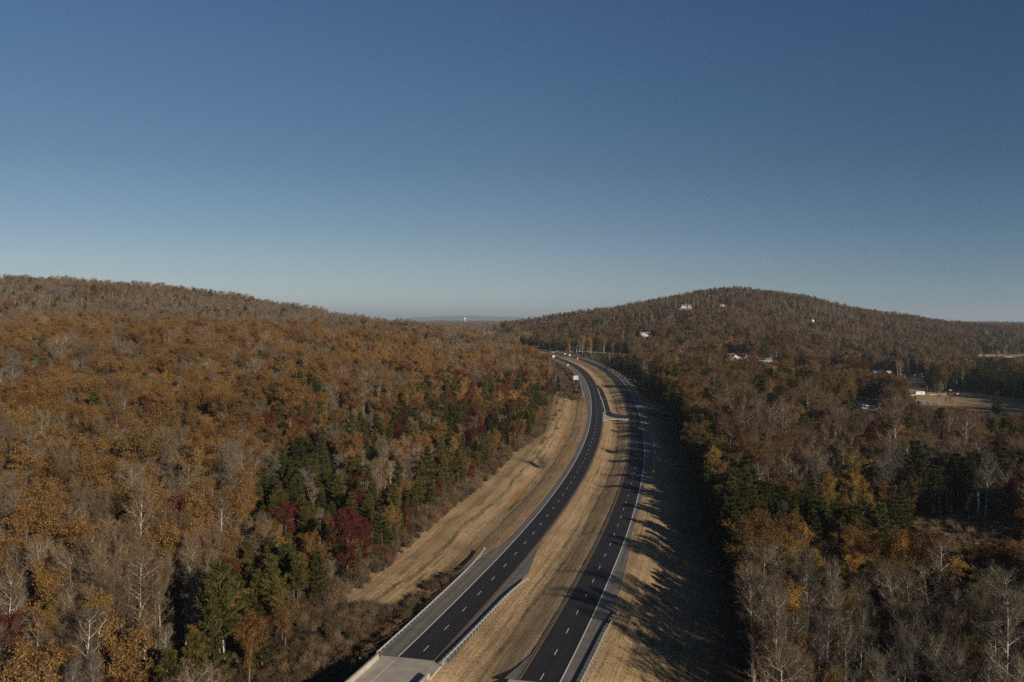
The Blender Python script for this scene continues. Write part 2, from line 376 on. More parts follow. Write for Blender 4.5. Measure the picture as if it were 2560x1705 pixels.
allc = mixc(far.outputs['Fac'], allc, ramp(nz(.004, 9, .7, geo), [(.35, (.035,.032,.025)), (.5, (.075,.052,.035)), (.65, (.06,.05,.03))]))
Lk.new(allc, bs.inputs['Base Color'])
bp = N.new('ShaderNodeBump'); bp.inputs['Strength'].default_value = .9; bp.inputs['Distance'].default_value = .35
ba = N.new('ShaderNodeMath'); ba.operation = 'ADD'; Lk.new(fine, ba.inputs[0]); Lk.new(streak, ba.inputs[1])
Lk.new(ba.outputs[0], bp.inputs['Height']); Lk.new(bp.outputs[0], bs.inputs['Normal'])
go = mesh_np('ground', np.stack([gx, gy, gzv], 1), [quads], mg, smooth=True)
tag(go, kind='structure')
def add_attr(o, name, vals, typ='FLOAT'):
    a = o.data.attributes.new(name, typ, 'POINT')
    a.data.foreach_set('vector' if typ == 'FLOAT_VECTOR' else 'value', np.asarray(vals, np.float32 if typ != 'INT' else np.int32).ravel())
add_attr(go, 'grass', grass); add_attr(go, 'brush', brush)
clay = np.zeros(len(gx))
for px, py, la, lw, k in ((1195,1135,26,2.2,.66), (1165,1165,14,2.0,.5), (1215,1112,18,2.0,.5), (1297,1000,45,2.2,.62), (1294,960,30,3,.5), (760,1400,9,3,.55), (2215,1212,14,3,.6), (2300,1235,14,3,.5)):
    cx_, cy_, _z = at(px*1.0875, py*1.0875); o_, a_ = lateral(np.array([[cx_, cy_]]), LC, LN)
    q_ = np.exp(-((garc-a_[0])/la)**2-((gdL-o_[0])/lw)**2) if px < 1400 else np.exp(-((gx-cx_)/la)**2-((gy-cy_)/(lw*2))**2)
    clay = np.maximum(clay, k*q_)
add_attr(go, 'clay', clay); add_attr(go, 'far', sm((gy-3200)/1800))
onr = (garc != 0)
add_attr(go, 'roadcoord', np.stack([np.where(onr, garc, gy), np.where(onr, gdL, gx), np.zeros(len(gx))], 1), 'FLOAT_VECTOR')

# far blue mountains
mm = material('mountain', (.045,.055,.05), .95, noise=(.0006, .4, (.07,.065,.05)))
for k, (dist, hgt, seed) in enumerate(((26000, 275, 3), (36000, 365, 8))):
    xx = np.linspace(-.75*dist, .75*dist, 260); rows = []
    for j, (dd, hh) in enumerate(((0, 0), (900, .55), (1900, .85), (2800, 1), (4200, .8), (7000, 0))):
        n1 = vnoise(xx, xx*0+seed*7+j*.03, dist*.035, seed)*.5 + vnoise(xx, xx*0+seed, dist*.014, seed+1)*.3 + vnoise(xx, xx*0+j*300, dist*.006, seed+2)*.2
        env = .16 + .84*np.exp(-((xx/dist+.055)/.10)**2)
        rows.append(np.stack([xx, np.full_like(xx, dist+dd), -20 + (hgt*(.45+.85*n1)*env)*hh], 1))
    V = np.concatenate(rows); nn = len(xx); ix = np.arange(len(V)).reshape(-1, nn)
    q = np.stack([ix[:-1, :-1].ravel(), ix[:-1, 1:].ravel(), ix[1:, 1:].ravel(), ix[1:, :-1].ravel()], 1)
    tag(mesh_np('mountains', V, [q], mm, smooth=True), kind='structure')

# ------------------------------------------------------------------ pavement
def pave_mat(name, c0, c1, streaky=True):
    m = material(name, c0, .85, noise=(.35, .35, c1), bump=(6, .25, .02)); return m
M_asph = pave_mat('asphalt', (.0185,.0185,.024), (.030,.029,.034))
def wheel_paths(m):
    t_ = m.node_tree; b_ = t_.nodes['Principled BSDF']; src_ = b_.inputs['Base Color'].links[0].from_socket
    a_ = t_.nodes.new('ShaderNodeAttribute'); a_.attribute_name = 'roadcoord'
    mp_ = t_.nodes.new('ShaderNodeMapping'); mp_.inputs['Scale'].default_value = (.01, 1.1, 1); n_ = t_.nodes.new('ShaderNodeTexNoise'); n_.inputs['Scale'].default_value = 1.0; n_.inputs['Detail'].default_value = 5
    t_.links.new(a_.outputs['Vector'], mp_.inputs['Vector']); t_.links.new(mp_.outputs[0], n_.inputs['Vector'])
    r_ = t_.nodes.new('ShaderNodeValToRGB'); r_.color_ramp.elements[0].position = .3; r_.color_ramp.elements[0].color = (.62,.62,.66,1); r_.color_ramp.elements[1].position = .7; r_.color_ramp.elements[1].color = (1.15,1.14,1.13,1)
    t_.links.new(n_.outputs['Fac'], r_.inputs[0]); x_ = t_.nodes.new('ShaderNodeMix'); x_.data_type = 'RGBA'; x_.blend_type = 'MULTIPLY'; x_.inputs[0].default_value = 1
    t_.links.new(src_, x_.inputs[6]); t_.links.new(r_.outputs[0], x_.inputs[7]); t_.links.new(x_.outputs[2], b_.inputs['Base Color'])
wheel_paths(M_asph)
M_should = pave_mat('shoulder_asphalt', (.145,.135,.122), (.215,.20,.18)); wheel_paths(M_should)
M_conc = pave_mat('bridge_concrete', (.33,.295,.245), (.48,.44,.375))
M_white = material('white_paint', (.80,.80,.78), .6, noise=(1.5, .4, (.62,.62,.60)))
M_yellow = material('yellow_paint', (.50,.27,.05), .6, noise=(3, .4, (.38,.21,.06)))
M_gal = material('galvanised_steel', (.50,.51,.51), .5, .2, noise=(2, .5, (.38,.39,.39)))
M_wood = material('weathered_wood', (.16,.12,.085), .9, noise=(5, .5, (.26,.21,.15)))

def ribbon(name, C, N_, i0, i1, oa, ob, dz, mat, parent=None, step=1):
    idx = np.arange(i0, i1+1, step)
    s = idx
    a = oa(s) if callable(oa) else np.full(len(idx), oa); b = ob(s) if callable(ob) else np.full(len(idx), ob)
    cols = 3
    V = []
    for k in range(cols):
        o_ = a + (b-a)*k/(cols-1); P = C[idx] + N_[idx]*o_[:, None]
        V.append(np.stack([P[:, 0], P[:, 1], zroad(P[:, 1]*0 + C[idx][:, 1]) + dz], 1))
    V = np.stack(V, 1).reshape(-1, 3); n = len(idx); ix = np.arange(n*cols).reshape(n, cols)
    q = np.stack([ix[:-1, :-1].ravel(), ix[:-1, 1:].ravel(), ix[1:, 1:].ravel(), ix[1:, :-1].ravel()], 1)
    o = mesh_np(name, V, [q], mat, parent)
    lo = np.stack([a+(b-a)*k/(cols-1) for k in range(cols)], 1)
    add_attr(o, 'roadcoord', np.stack([np.repeat(idx*2.0, cols), lo.ravel(), lo.ravel()*0], 1), 'FLOAT_VECTOR')
    return o
def dashes(name, C, N_, i0, i1, off, dz, parent, phase=0.0, L=3.05, gap=9.14, wdt=.16):
    V = []; q = []; s = i0*2.0 + phase
    arc = np.arange(len(C))*2.0
    while s + L < i1*2.0:
        p = []
        for ss in (s, s+L):
            c = np.array([np.interp(ss, arc, C[:, 0]), np.interp(ss, arc, C[:, 1])]); nn = np.array([np.interp(ss, arc, N_[:, 0]), np.interp(ss, arc, N_[:, 1])])
            for w_ in (-wdt/2, wdt/2):
                P = c + nn*(off+w_); p.append((P[0], P[1], float(zroad(c[1])) + dz))
        b = len(V); V += p; q.append((b, b+1, b+3, b+2)); s += L+gap
    return mesh_np(name, V, [np.array(q)], M_white, parent)

iL0, iR0 = at_y(LC, BRIDGE_L), at_y(RC, BRIDGE_R)
iLe, iRe = len(LC)-2, len(RC)-2
for nm, C, N_, i0, ie, lab in (('road', LC, LN, iL0, iLe, 'L'), ('road', RC, RN, iR0, iRe, 'R')):
    rd = empty(nm, (0, 0, 0)); tag(rd, kind='structure')
    yy = C[:, 1]
    if lab == 'L':
        outer = lambda s: np.interp(yy[s], [160,195,236,262,300,1500], [-8.3,-8.3,-8.0,-5.6,-5.6,-6.2])
        outer = lambda s: np.interp(yy[s], [160,225,240,258,560,600,760,1200], [-8.4,-8.4,-7.6,-5.3,-5.5,-6.4,-8.0,-7.0])
        inner = lambda s: np.interp(yy[s], [160,205,228,250,262,1500], [6.6,6.6,7.4,5.0,4.3,4.3])
    else:
        outer = lambda s: np.interp(yy[s], [158,215,235,262,388,400,460,475,560,575,620,1200], [7.2,7.2,6.6,5.0,5.2,7.4,7.4,5.4,5.6,9.0,7.2,7.2])
        inner = lambda s: np.interp(yy[s], [158,163,170,1500], [-6.4,-5.4,-4.3,-4.3])
    a_, b_ = (outer, inner) if lab == 'L' else (inner, outer)
    ribbon('shoulder', C, N_, i0, ie, a_, b_, -.03, M_should, rd)
    if lab == 'L':
        al, ar = -3.75, lambda s: np.interp(yy[s], [590,598,618,640,668,690,712,1500], [3.9,3.9,3.9,3.9,3.9,3.9,3.9,3.9])
    else:
        al, ar = -3.9, lambda s: np.interp(yy[s], [600,601,628,632,1500], [3.75,3.75,5.6,3.75,3.75])
    ribbon('asphalt_surface', C, N_, i0, ie, al, ar, .0, M_asph, rd)
    wl, yl = (-3.62, 3.62) if lab == 'L' else (3.62, -3.62)
    ribbon('white_edge_line', C, N_, i0, ie, wl-.12, wl+.12, .006, M_white, rd)
    ribbon('yellow_edge_line', C, N_, i0, ie, yl-.08, yl+.08, .006, M_yellow, rd)
    dashes('lane_dashes', C, N_, i0, ie, 0, .006, rd, phase=4.0 if lab == 'L' else 1.0)

# flat slabs given by world outline, laid at the road profile
def slab(name, poly, dz, mat, parent=None, thick=.0, structure=True):
    """poly: (x,y) outline; top follows the road profile"""
    top = [(x, y, float(zroad(y)) + dz) for x, y in poly]; n = len(top); V = list(top); fs = [tuple(range(n))]
    if thick:
        V += [(x, y, z-thick) for x, y, z in top]; fs += [(i, n+i, n+(i+1) % n, (i+1) % n) for i in range(n)]
    # orient upward
    A = sum(top[i][0]*top[(i+1) % n][1]-top[(i+1) % n][0]*top[i][1] for i in range(n))
    if A < 0: fs = [tuple(reversed(f)) for f in fs]
    o = mesh_np(name, V, fs, mat, parent)
    if parent is None and structure: tag(o, kind='structure')
    return o
def off(C, N_, y, o):
    k = at_y(C, y); p = C[k] + N_[k]*o; return (float(p[0]), float(p[1]))
def rdpt(px, py):
    """point on the road profile seen at source pixel"""
    y = 300.
    for _ in range(40): y = F*(CAMZ-float(zroad(y)))/(py-YH)
    return ((px-CX)/F*y, y)
def z5(x, y): return rdpt(1420+x/8.41, 940+y/8.41)
def z4(x, y): return rdpt(1310+x/9.42, 860+y/9.42)

# turn lane in the median with its gore lines, and the crossover
tl = tag(empty('turn_lane'), kind='structure')
outer_edge = [z5(590,175), z5(650,210), z5(700,248), z5(740,310), z5(775,385), z5(805,465), z5(838,560), z5(865,650), z5(893,745), z5(935,780), z5(1010,803), z5(1100,817), z5(1265,827)]
far_side = [z5(1285,892), z5(1180,888), z5(1010,878), z5(920,862), z5(845,838), z5(800,812), z5(786,770), z5(764,690), z5(740,620), z5(705,520), z5(668,405), z5(625,265), z5(575,190)]
def strip(name, A, B, dz, mat, parent, n=24):
    def rs(P):
        P = np.array(P); s = np.concatenate([[0], np.cumsum(np.hypot(*np.diff(P, axis=0).T))]); t_ = np.linspace(0, s[-1], n)
        return np.stack([np.interp(t_, s, P[:, 0]), np.interp(t_, s, P[:, 1])], 1)
    A, B = rs(A), rs(B); V = []
    for a, b in zip(A, B): V += [(a[0], a[1], float(zroad(a[1]))+dz), (b[0], b[1], float(zroad(b[1]))+dz)]
    return mesh_np(name, V, [(2*i, 2*i+1, 2*i+3, 2*i+2) for i in range(n-1)], mat, parent)
def linestrip(name, pts, wdt, dz, mat, parent):
    P = np.array(pts, float); T = np.gradient(P, axis=0); T /= np.linalg.norm(T, axis=1)[:, None]; Nn = np.stack([T[:, 1], -T[:, 0]], 1)
    return strip(name, P-Nn*wdt/2, P+Nn*wdt/2, dz, mat, parent, n=max(8, len(pts)*3))
inner_edge = [z5(560,182), z5(600,262), z5(650,360), z5(672,432), z5(690,520), z5(706,600), z5(722,690), z5(724,770)]
strip('asphalt_surface', outer_edge, list(reversed(far_side)), .003, M_asph, tl, 40)
strip('asphalt_surface', [z5(560,172), z5(612,262), z5(663,400), z5(700,515), z5(735,615), z5(762,690), z5(785,770)], [z5(540,182), z5(585,262), z5(640,400), z5(665,480), z5(690,560), z5(712,660), z5(722,768)], .0015, M_asph, tl, 30)
linestrip('white_gore_line', [z5(622,262), z5(652,340), z5(684,420), z5(715,500), z5(740,585), z5(765,670), z5(788,770)], .42, .009, M_white, tl)
linestrip('white_gore_line', [z5(622,262), z5(652,352), z5(680,430), z5(697,515), z5(711,600), z5(720,690), z5(723,768)], .38, .0095, M_white, tl)
for (x, y) in ((660,262), (765,485), (836,740)):
    p = z5(x, y); m_ = MB(); zz_ = float(zroad(p[1]))+.008
    m_.add([(p[0]-.95,p[1]-.5,zz_),(p[0]-.35,p[1]+.9,zz_),(p[0]-.35,p[1]-1.9,zz_)], [(0,2,1)])
    m_.add([(p[0]-.35,p[1]-.62,zz_),(p[0]+.9,p[1]-.62,zz_),(p[0]+.9,p[1]-.38,zz_),(p[0]-.35,p[1]-.38,zz_)], [(0,1,2,3)])
    m_.add([(p[0]+.78,p[1]-3.2,zz_),(p[0]+.98,p[1]-3.2,zz_),(p[0]+.98,p[1]-.38,zz_),(p[0]+.9001,p[1]-.38,zz_)], [(0,1,2,3)])
    m_.build('turn_arrow', M_white, tl)
isl = slab('traffic_island', [z5(733,765), z5(785,772), z5(795,818), z5(845,845), z5(920,868), z5(1010,886), z5(1282,900), z5(1282,925), z5(1000,915), z5(870,925), z5(735,935)], .1, M_conc, None, .3)
# right-hand side road at the crossover, and the wide apron
M_side = pave_mat('side_road_asphalt', (.055,.052,.052), (.085,.08,.077))
def drape(name, pts, half, mat, lift=.12, kind='structure', n=60, z_at=None):
    """a road following the ground, pts (x,y)"""
    P = np.array(pts, float); s = np.concatenate([[0], np.cumsum(np.hypot(*np.diff(P, axis=0).T))]); t_ = np.linspace(0, s[-1], n)
    P = np.stack([np.interp(t_, s, P[:, 0]), np.interp(t_, s, P[:, 1])], 1)
    for _ in range(3): P[1:-1] = (P[:-2]+P[1:-1]*2+P[2:])/4
    T = np.gradient(P, axis=0); T /= np.linalg.norm(T, axis=1)[:, None]; Nn = np.stack([T[:, 1], -T[:, 0]], 1)
    zc = z_at(P) if z_at else np.maximum.reduce([ground(*(P+Nn*k).T) for k in (-half, 0, half)]) + lift
    V = []
    for k in range(n): 
        for sgn in (-1, 1): V.append((P[k,0]+Nn[k,0]*half*sgn, P[k,1]+Nn[k,1]*half*sgn, zc[k]))
    o = mesh_np(name, V, [(2*i, 2*i+1, 2*i+3, 2*i+2) for i in range(n-1)], mat); tag(o, kind=kind); return P, Nn, zc
a0 = off(RC, RN, 585, 3)
SIDE1 = [a0, (a0[0]+14, a0[1]-1), (a0[0]+34, a0[1]-4), (a0[0]+70, a0[1]-6), (a0[0]+130, a0[1]+4)]
def z_side1(P):
    zr = zroad(np.full(len(P), 585.)); u = sm((P[:, 0]-a0[0]-6)/30); return (zr-.02)*(1-u) + (ground(P[:, 0], P[:, 1])+.4)*u
drape('side_road', SIDE1, 5.5, M_side, z_at=z_side1)
slab('side_road_apron', [off(RC,RN,566,3.7), off(RC,RN,618,3.7), off(RC,RN,618,6.8), (a0[0]+9.5, a0[1]+14), (a0[0]+16, a0[1]+6), (a0[0]+16,a0[1]-8), (a0[0]+8,a0[1]-12)], -.012, M_side)
# far side road leaving to the right at the top of the grade
b0 = z4(760, 175)
SIDE2 = [z4(700,160), z4(900,172), z4(1100,170), z4(1400,172), z4(1700,182), z4(2000,196), z4(2360,218)]
SIDE2 = [(p[0], p[1]) for p in SIDE2]
ZS2 = float(zroad(SIDE2[0][1]))
def z_side2(P): return np.array([CAMZ - (884-YH-8.5+3.6*((x-20)/150.))/F*y for x, y in P])
P2 = [(30,1150),(48,1152),(70,1150),(95,1148),(120,1143),(150,1137),(185,1122)]
def z_side2(P): return float(zroad(1140.)) + .05 - 4.5*sm((P[:, 0]-60)/120)
S2 = drape('side_road', P2, 4.6, M_should, z_at=z_side2, n=50)
# embankment below the far side road
bk = MB(); nS = len(S2[0])
rows = []
for k in range(nS):
    x, y = S2[0][k]; nxn, nyn = S2[1][k]; z = S2[2][k]
    g0 = gz(x+nxn*14, y+nyn*14)-1.5; g1 = gz(x-nxn*12, y-nyn*12)-1.5
    rows.append([(x+nxn*14, y+nyn*14, min(g0, z-.5)), (x+nxn*5.6, y+nyn*5.6, z-.15), (x-nxn*5.6, y-nyn*5.6, z-.15), (x-nxn*12, y-nyn*12, min(g1, z-.5))])
V = [p for r in rows for p in r]
bank = mesh_np('road_embankment', V, [(4*i+j, 4*i+4+j, 4*i+5+j, 4*i+1+j) for i in range(nS-1) for j in range(3)], material('bank_soil', (.16,.115,.07), .95, noise=(.2, .4, (.27,.20,.12))), smooth=True)
tag(bank, kind='structure')

M_joint = material('joint_sealant', (.05,.045,.04), .9)
# ------------------------------------------------------------------ bridges
def path_box(mb, C, N_, i0, i1, oa, ob, za, zb, step=3):
    idx = list(range(i0, i1, step)) + [i1]; b = len(mb.v)
    for k in idx:
        zr = float(zroad(C[k, 1]))
        for o_, z_ in ((oa, za), (ob, za), (ob, zb), (oa, zb)):
            p = C[k]+N_[k]*o_; mb.v.append((float(p[0]), float(p[1]), zr+z_))
    n = len(idx)
    for i in range(n-1):
        for j in range(4): mb.f.append((b+4*i+j, b+4*i+(j+1) % 4, b+4*i+4+(j+1) % 4, b+4*i+4+j))
    mb.f.append((b+3, b+2, b+1, b)); mb.f.append((b+4*n-4, b+4*n-3, b+4*n-2, b+4*n-1))
    return mb
for C, N_, iend, lab, oL, oR in ((LC, LN, iL0, 'pale concrete bridge carrying the westbound lanes with dark joint and low parapets', -7.1, 5.7), (RC, RN, iR0, 'concrete bridge end carrying the eastbound lanes where its pale slab meets the asphalt', -5.4, 7.1)):
    br = tag(empty('road_bridge', (0, 0, 0)), lab, 'bridge')
    i0 = at_y(C, 40); slabi = iend-7
    path_box(MB(), C, N_, slabi, iend-0, oL, oR, -.6, -.001).build('approach_slab', M_conc, br)
    path_box(MB(), C, N_, i0, slabi, oL, oR, -.9, .003).build('deck', pave_mat('deck_concrete', (.36,.335,.295), (.46,.43,.385)), br)
    for kk_ in (slabi, iend):
        pa, pb = C[kk_]+N_[kk_]*(oL+.45), C[kk_]+N_[kk_]*(oR-.45); tt_ = np.array([-N_[kk_][1], N_[kk_][0]])*.11; zz_ = float(zroad(C[kk_, 1]))+.007
        mesh_np('expansion_joint', [(pa[0]-tt_[0],pa[1]-tt_[1],zz_),(pb[0]-tt_[0],pb[1]-tt_[1],zz_),(pb[0]+tt_[0],pb[1]+tt_[1],zz_),(pa[0]+tt_[0],pa[1]+tt_[1],zz_)], [(0,1,2,3)], M_joint, br)
    for o_ in (oL, oR-.42):
        pm = MB(); path_box(pm, C, N_, i0, iend-(4 if o_ != oL or C is RC else 1), o_, o_+.42, -.9, 1.0); pm.build('parapet', M_conc, br)
    for o_ in (oL+.6, oR-.9):
        path_box(MB(), C, N_, i0, slabi, o_, o_+.5, -2.6, -.905).build('girder', M_conc, br)
    # abutment wall under the slab end
    path_box(MB(), C, N_, slabi-1, slabi, oL, oR, -9, -.91, 1).build('abutment', M_conc, br)
    wl, yl = (-3.62, 3.62) if C is LC else (3.62, -3.62)
    for o_, mt, nm in ((wl, M_white, 'white_edge_line'), (yl, M_yellow, 'yellow_edge_line')):
        ribbon(nm, C, N_, i0, iend-1, o_-.09, o_+.09, .008, mt, br)
    for sd in (1.5, 7.6):
        dashes('lane_dash', C, N_, iend-9 if sd < 2 else iend-9-6, iend-9+4, 0, .009, br, phase=0, gap=60)
    # wing wall
    k = iend-5; p = C[k]+N_[k]*(oR if C is LC else oL); q_ = C[k-6]+N_[k-6]*((oR+4) if C is LC else (oL-4))
    z_ = float(zroad(C[k, 1])); u = Vector((q_[0]-p[0], q_[1]-p[1], 0)).normalized(); v_ = Vector((-u.y, u.x, 0))*.2
    wv = []
    for (pt, zt) in ((p, z_+.9), (q_, z_-1.4)):
        for s_ in (-1, 1):
            for zb in (z_-6, zt): wv.append((pt[0]+v_.x*s_, pt[1]+v_.y*s_, zb))
    mesh_np('wing_wall', wv, [(0,1,3,2),(4,6,7,5),(0,4,5,1),(2,3,7,6),(1,5,7,3),(0,2,6,4)], M_conc, br)

# ------------------------------------------------------------------ guard rails, cable barrier
M_post = material('galvanised_post', (.36,.36,.35), .55, .4)
WB = [(0,-.155),(.03,-.155),(.085,-.115),(.085,-.05),(.02,-.02),(.02,.02),(.085,.05),(.085,.115),(.03,.155),(0,.155),(.055,.11),(.055,.06),(-.012,.03),(-.012,-.03),(.055,-.06),(.055,-.11)]
def guard_rail(label, path, zfun, side, spacing=1.9, end=None):
    """path (n,2); side +1: beam faces the path's right"""
    P = np.array(path, float); s = np.concatenate([[0], np.cumsum(np.hypot(*np.diff(P, axis=0).T))])
    npost = int(s[-1]/spacing)+1
    if npost > 100: spacing = s[-1]/99.; npost = 100
    g = tag(empty('guard_rail', (float(P[0,0]), float(P[0,1]), zfun(P[0,0], P[0,1]))), label, 'guard rail', 'steel guard rails along the highway')
    O = Vector(g.location)
    def pt(t_):
        t_ = min(max(t_, 0), s[-1]); x = np.interp(t_, s, P[:,0]); y = np.interp(t_, s, P[:,1])
        a = max(t_-1, 0); b = min(t_+1, s[-1]); tx = np.interp(b, s, P[:,0])-np.interp(a, s, P[:,0]); ty = np.interp(b, s, P[:,1])-np.interp(a, s, P[:,1]); l = math.hypot(tx, ty)
        return float(x), float(y), tx/l, ty/l
    mb = MB(); ts = np.linspace(0, s[-1], max(int(s[-1]/3.8), 4)+1); n = len(WB)
    for t_ in ts:
        x, y, tx, ty = pt(t_); nx_, ny_ = ty*side, -tx*side; z = zfun(x, y)+.60
        for a, b in WB: mb.v.append((x+nx_*(a*1.4+.1)-O.x, y+ny_*(a*1.4+.1)-O.y, z+b*1.1-O.z))
    for i in range(len(ts)-1):
        for j in range(n): mb.f.append((i*n+j, i*n+(j+1) % n, (i+1)*n+(j+1) % n, (i+1)*n+j))
    mb.f.append(tuple(range(n))); mb.f.append(tuple(range(len(mb.v)-1, len(mb.v)-n-1, -1)))
    mb.build('w_beam', M_gal, g)
    pm = MB().box(-.08,.08,-.07,.07,-.5,.76).box(-.06,.06,.07,.12,.42,.74); first = None
    for k in range(npost):
        x, y, tx, ty = pt(k*spacing)
        if first is None: o = pm.build('post', M_post, g); first = o
        else: o = first.copy(); COL.objects.link(o); o.parent = g
        z = zfun(x, y); o.location = (x-O.x, y-O.y, z-O.z); o.rotation_euler = (0, 0, math.atan2(ty, tx) + (0 if side < 0 else math.pi))
    if end is not None:
        x, y, tx, ty = pt(s[-1])
        e = MB().box(-.28,.28,-.04,.04,.25,.85).box(-.1,.1,-.8,-.04,.5,.68).build('end_terminal', M_gal if end == 1 else M_yel_plate, g)
        e.location = (x-O.x, y-O.y, zfun(x, y)-O.z); e.rotation_euler = (0, 0, math.atan2(ty, tx)-math.pi/2)
    return g
M_yel_plate = material('yellow_marker_plate', (.75,.42,.03), .5)
def line_off(C, N_, y0, y1, o0, o1=None, flare=0.0, step=4):
    i0, i1 = at_y(C, y0), at_y(C, y1); idx = np.arange(i0, i1+1, step); o1 = o0 if o1 is None else o1
    t_ = np.linspace(0, 1, len(idx)); o_ = o0+(o1-o0)*t_ + flare*np.clip((t_-.7)/.3, 0, 1)**2
    return C[idx] + N_[idx]*o_[:, None]
zr_ = lambda x, y: float(zroad(y))
guard_rail('long steel guard rail on the outer side of the pale bridge approach above dark brush', line_off(LC, LN, 168, 246, -7.9, -8.2, -1.0), zr_, 1, end=1)
guard_rail('steel guard rail on the median side of the westbound lanes casting a curved shadow', line_off(LC, LN, 166, 221, 5.9, 7.6, 1.2), zr_, -1, end=1)
guard_rail('steel guard rail beside the eastbound lanes at the sunlit bare slope, ladder-like shadow', line_off(RC, RN, 150, 199, 7.3, 8.2, .9), zr_, -1, end=1)
guard_rail('short shaded guard rail with a yellow end plate under the tree line', line_off(RC, RN, 478, 376, 9.0, 8.6), zr_, -1 if False else 1, end=2) if False else guard_rail('short shaded guard rail with a yellow end plate under the tree line', line_off(RC, RN, 376, 478, 8.0, 8.8)[::-1], zr_, 1, end=2)
guard_rail('guard rail curving round the outside of the westbound bend past the big sign', line_off(LC, LN, 668, 1060, -8.9, -8.0), zr_, 1, spacing=3.8)
guard_rail('long guard rail round the outside of the eastbound bend above the bare cutting', np.concatenate([np.array([(a0[0]+20, a0[1]+13), (a0[0]+13, a0[1]+19)]), line_off(RC, RN, 632, 1095, 7.6, 7.6)]), zr_, -1, spacing=3.8)
zs2 = lambda x, y: float(z_side2(np.array([[x, y]]))[0])
guard_rail('near guard rail of the far side road crossing the fill', S2[0][8:46]+S2[1][8:46]*5.2, zs2, -1, spacing=3)
guard_rail('back guard rail of the far side road under the dark trees', S2[0][8:46]-S2[1][8:46]*5.2, zs2, 1, spacing=3)

cb = tag(empty('cable_barrier', (0,0,0)), 'slender cable barrier posts standing in the grassy median swale', 'cable barrier')
ip = np.arange(at_y(LC, 172), at_y(LC, 300), 5); MC = (LC[ip] + LN[ip]*12.0)
zc = ground(MC[:, 0], MC[:, 1]); pm = None
for k in range(len(MC)):
    if pm is None: o = MB().box(-.035,.035,-.05,.05,-.3,1.0).build('post', material('barrier_post', (.24,.23,.20), .7), cb); pm = o
    else: o = pm.copy(); COL.objects.link(o); o.parent = cb
    o.location = (float(MC[k,0]), float(MC[k,1]), float(zc[k]))
for hgt in (.55, .7, .9):
    m_ = MB()
    for k in range(len(MC)-1): m_.tube((MC[k,0],MC[k,1],zc[k]+hgt), (MC[k+1,0],MC[k+1,1],zc[k+1]+hgt), .006, n=4)
    m_.build('cable', M_post, cb)

# ------------------------------------------------------------------ signs, poles, fence
M_signb = material('sign_back_aluminium', (.62,.62,.61), .5, .1, noise=(1.5,.5,(.52,.52,.51)))
M_signw = material('white_sign_sheet', (.78,.78,.76), .5)
M_orange = material('orange_sign_sheet', (.85,.33,.03), .5)
def sign(label, x, y, w_, h_, top, mat=None, posts=1, diamond=False, z=None, ry=0, yelpost=False):
    z = gz(x, y) if z is None else z
    o = tag(empty('road_sign', (x, y, z), ry), label, 'road sign')
    pxs = [0] if posts == 1 else [-w_*.3, w_*.3]
    for p in pxs: MB().tube((p,-.02,-.5),(p,-.02,top-(h_*.1 if posts > 1 else .1)), .05 if posts == 1 else .12).build('post', M_orange if yelpost else M_post, o)
    if diamond: MB().prism([(0,top-h_),(w_/2,top-h_/2),(0,top),(-w_/2,top-h_/2)], .06, .09).build('panel', mat, o)
    else:
        MB().box(-w_/2, w_/2, .12, .17, top-h_, top).build('panel', mat or M_signb, o)
        if posts > 1:
            for zz_ in (top-h_*.82, top-h_*.5, top-h_*.18): MB().box(-w_/2, w_/2, .05, .118, zz_-.05, zz_+.05).build('crossbar', M_post, o)
            for p in pxs: MB().box(p-.16, p+.16, -.16, .04, top-h_, top-.05).build('stiffener', material('sign_stiffener', (.33,.33,.33), .6), o)
    return o
p = off(LC, LN, 770, -10.5); sign('large grey-backed highway sign on two tall posts beside the westbound bend', p[0]-1.5, p[1], 4.5, 3.5, 7.2, posts=2, z=float(zroad(770))-2.5)
p = rdpt(1420, 918); sign('small white sign on the shoulder halfway round the westbound bend', p[0], p[1], 1.3, 1.3, 3.2, M_signw, z=float(zroad(p[1]))-.2)
p = z4(1262, 392); sign('orange diamond warning sign standing in the median', p[0], p[1], 2.1, 2.1, 3.6, M_orange, diamond=True, z=float(zroad(p[1]))-.4)
p = z4(697, 333); sign('tall white-backed sign by the westbound lanes next to the dark car', p[0], p[1], 2.2, 2.6, 3.6, M_signw, z=float(zroad(p[1]))-.2)
p = z4(603, 210); sign('small white sign on a post in the median near the junction', p[0], p[1], 1.0, .9, 2.4, M_signw, z=float(zroad(p[1]))-.3)
p = z4(702, 218); sign('orange object marker on an orange post in the median near the junction', p[0], p[1], .7, .8, 3.2, M_orange, z=float(zroad(p[1]))-.3, yelpost=True)
p = z4(418, 165); sign('thin pale marker post in the median beyond the junction', p[0], p[1], .4, .7, 2.2, M_signw, z=float(zroad(p[1]))-.3)
p = z4(965, 178); sign('white sign at the mouth of the far side road, nearer the highway', p[0], p[1], 1.4, 1.4, 2.9, M_signw, z=float(zroad(p[1]))-.2)
p = z4(1077, 196); sign('tall white sign beside the far side road rail, farther from the highway', p[0], p[1], 1.4, 2.2, 3.8, M_signw, z=float(zroad(p[1]))-.6)
p = z4(293, 85); sign('white sign standing under the dark trees past the junction', p[0]+2, p[1], 1.8, 2.4, 4.0, M_signw, z=float(zroad(p[1]))-.2)
p = z4(165, 115); sign('white sign at the forest corner where the westbound road vanishes', p[0], p[1], 1.6, 1.6, 2.6, M_signw, z=float(zroad(p[1]))-.2)
sign('small shaded sign back at the stop line of the nearer side road', a0[0]+15, a0[1]-7, .75, .75, 2.8, M_signw)
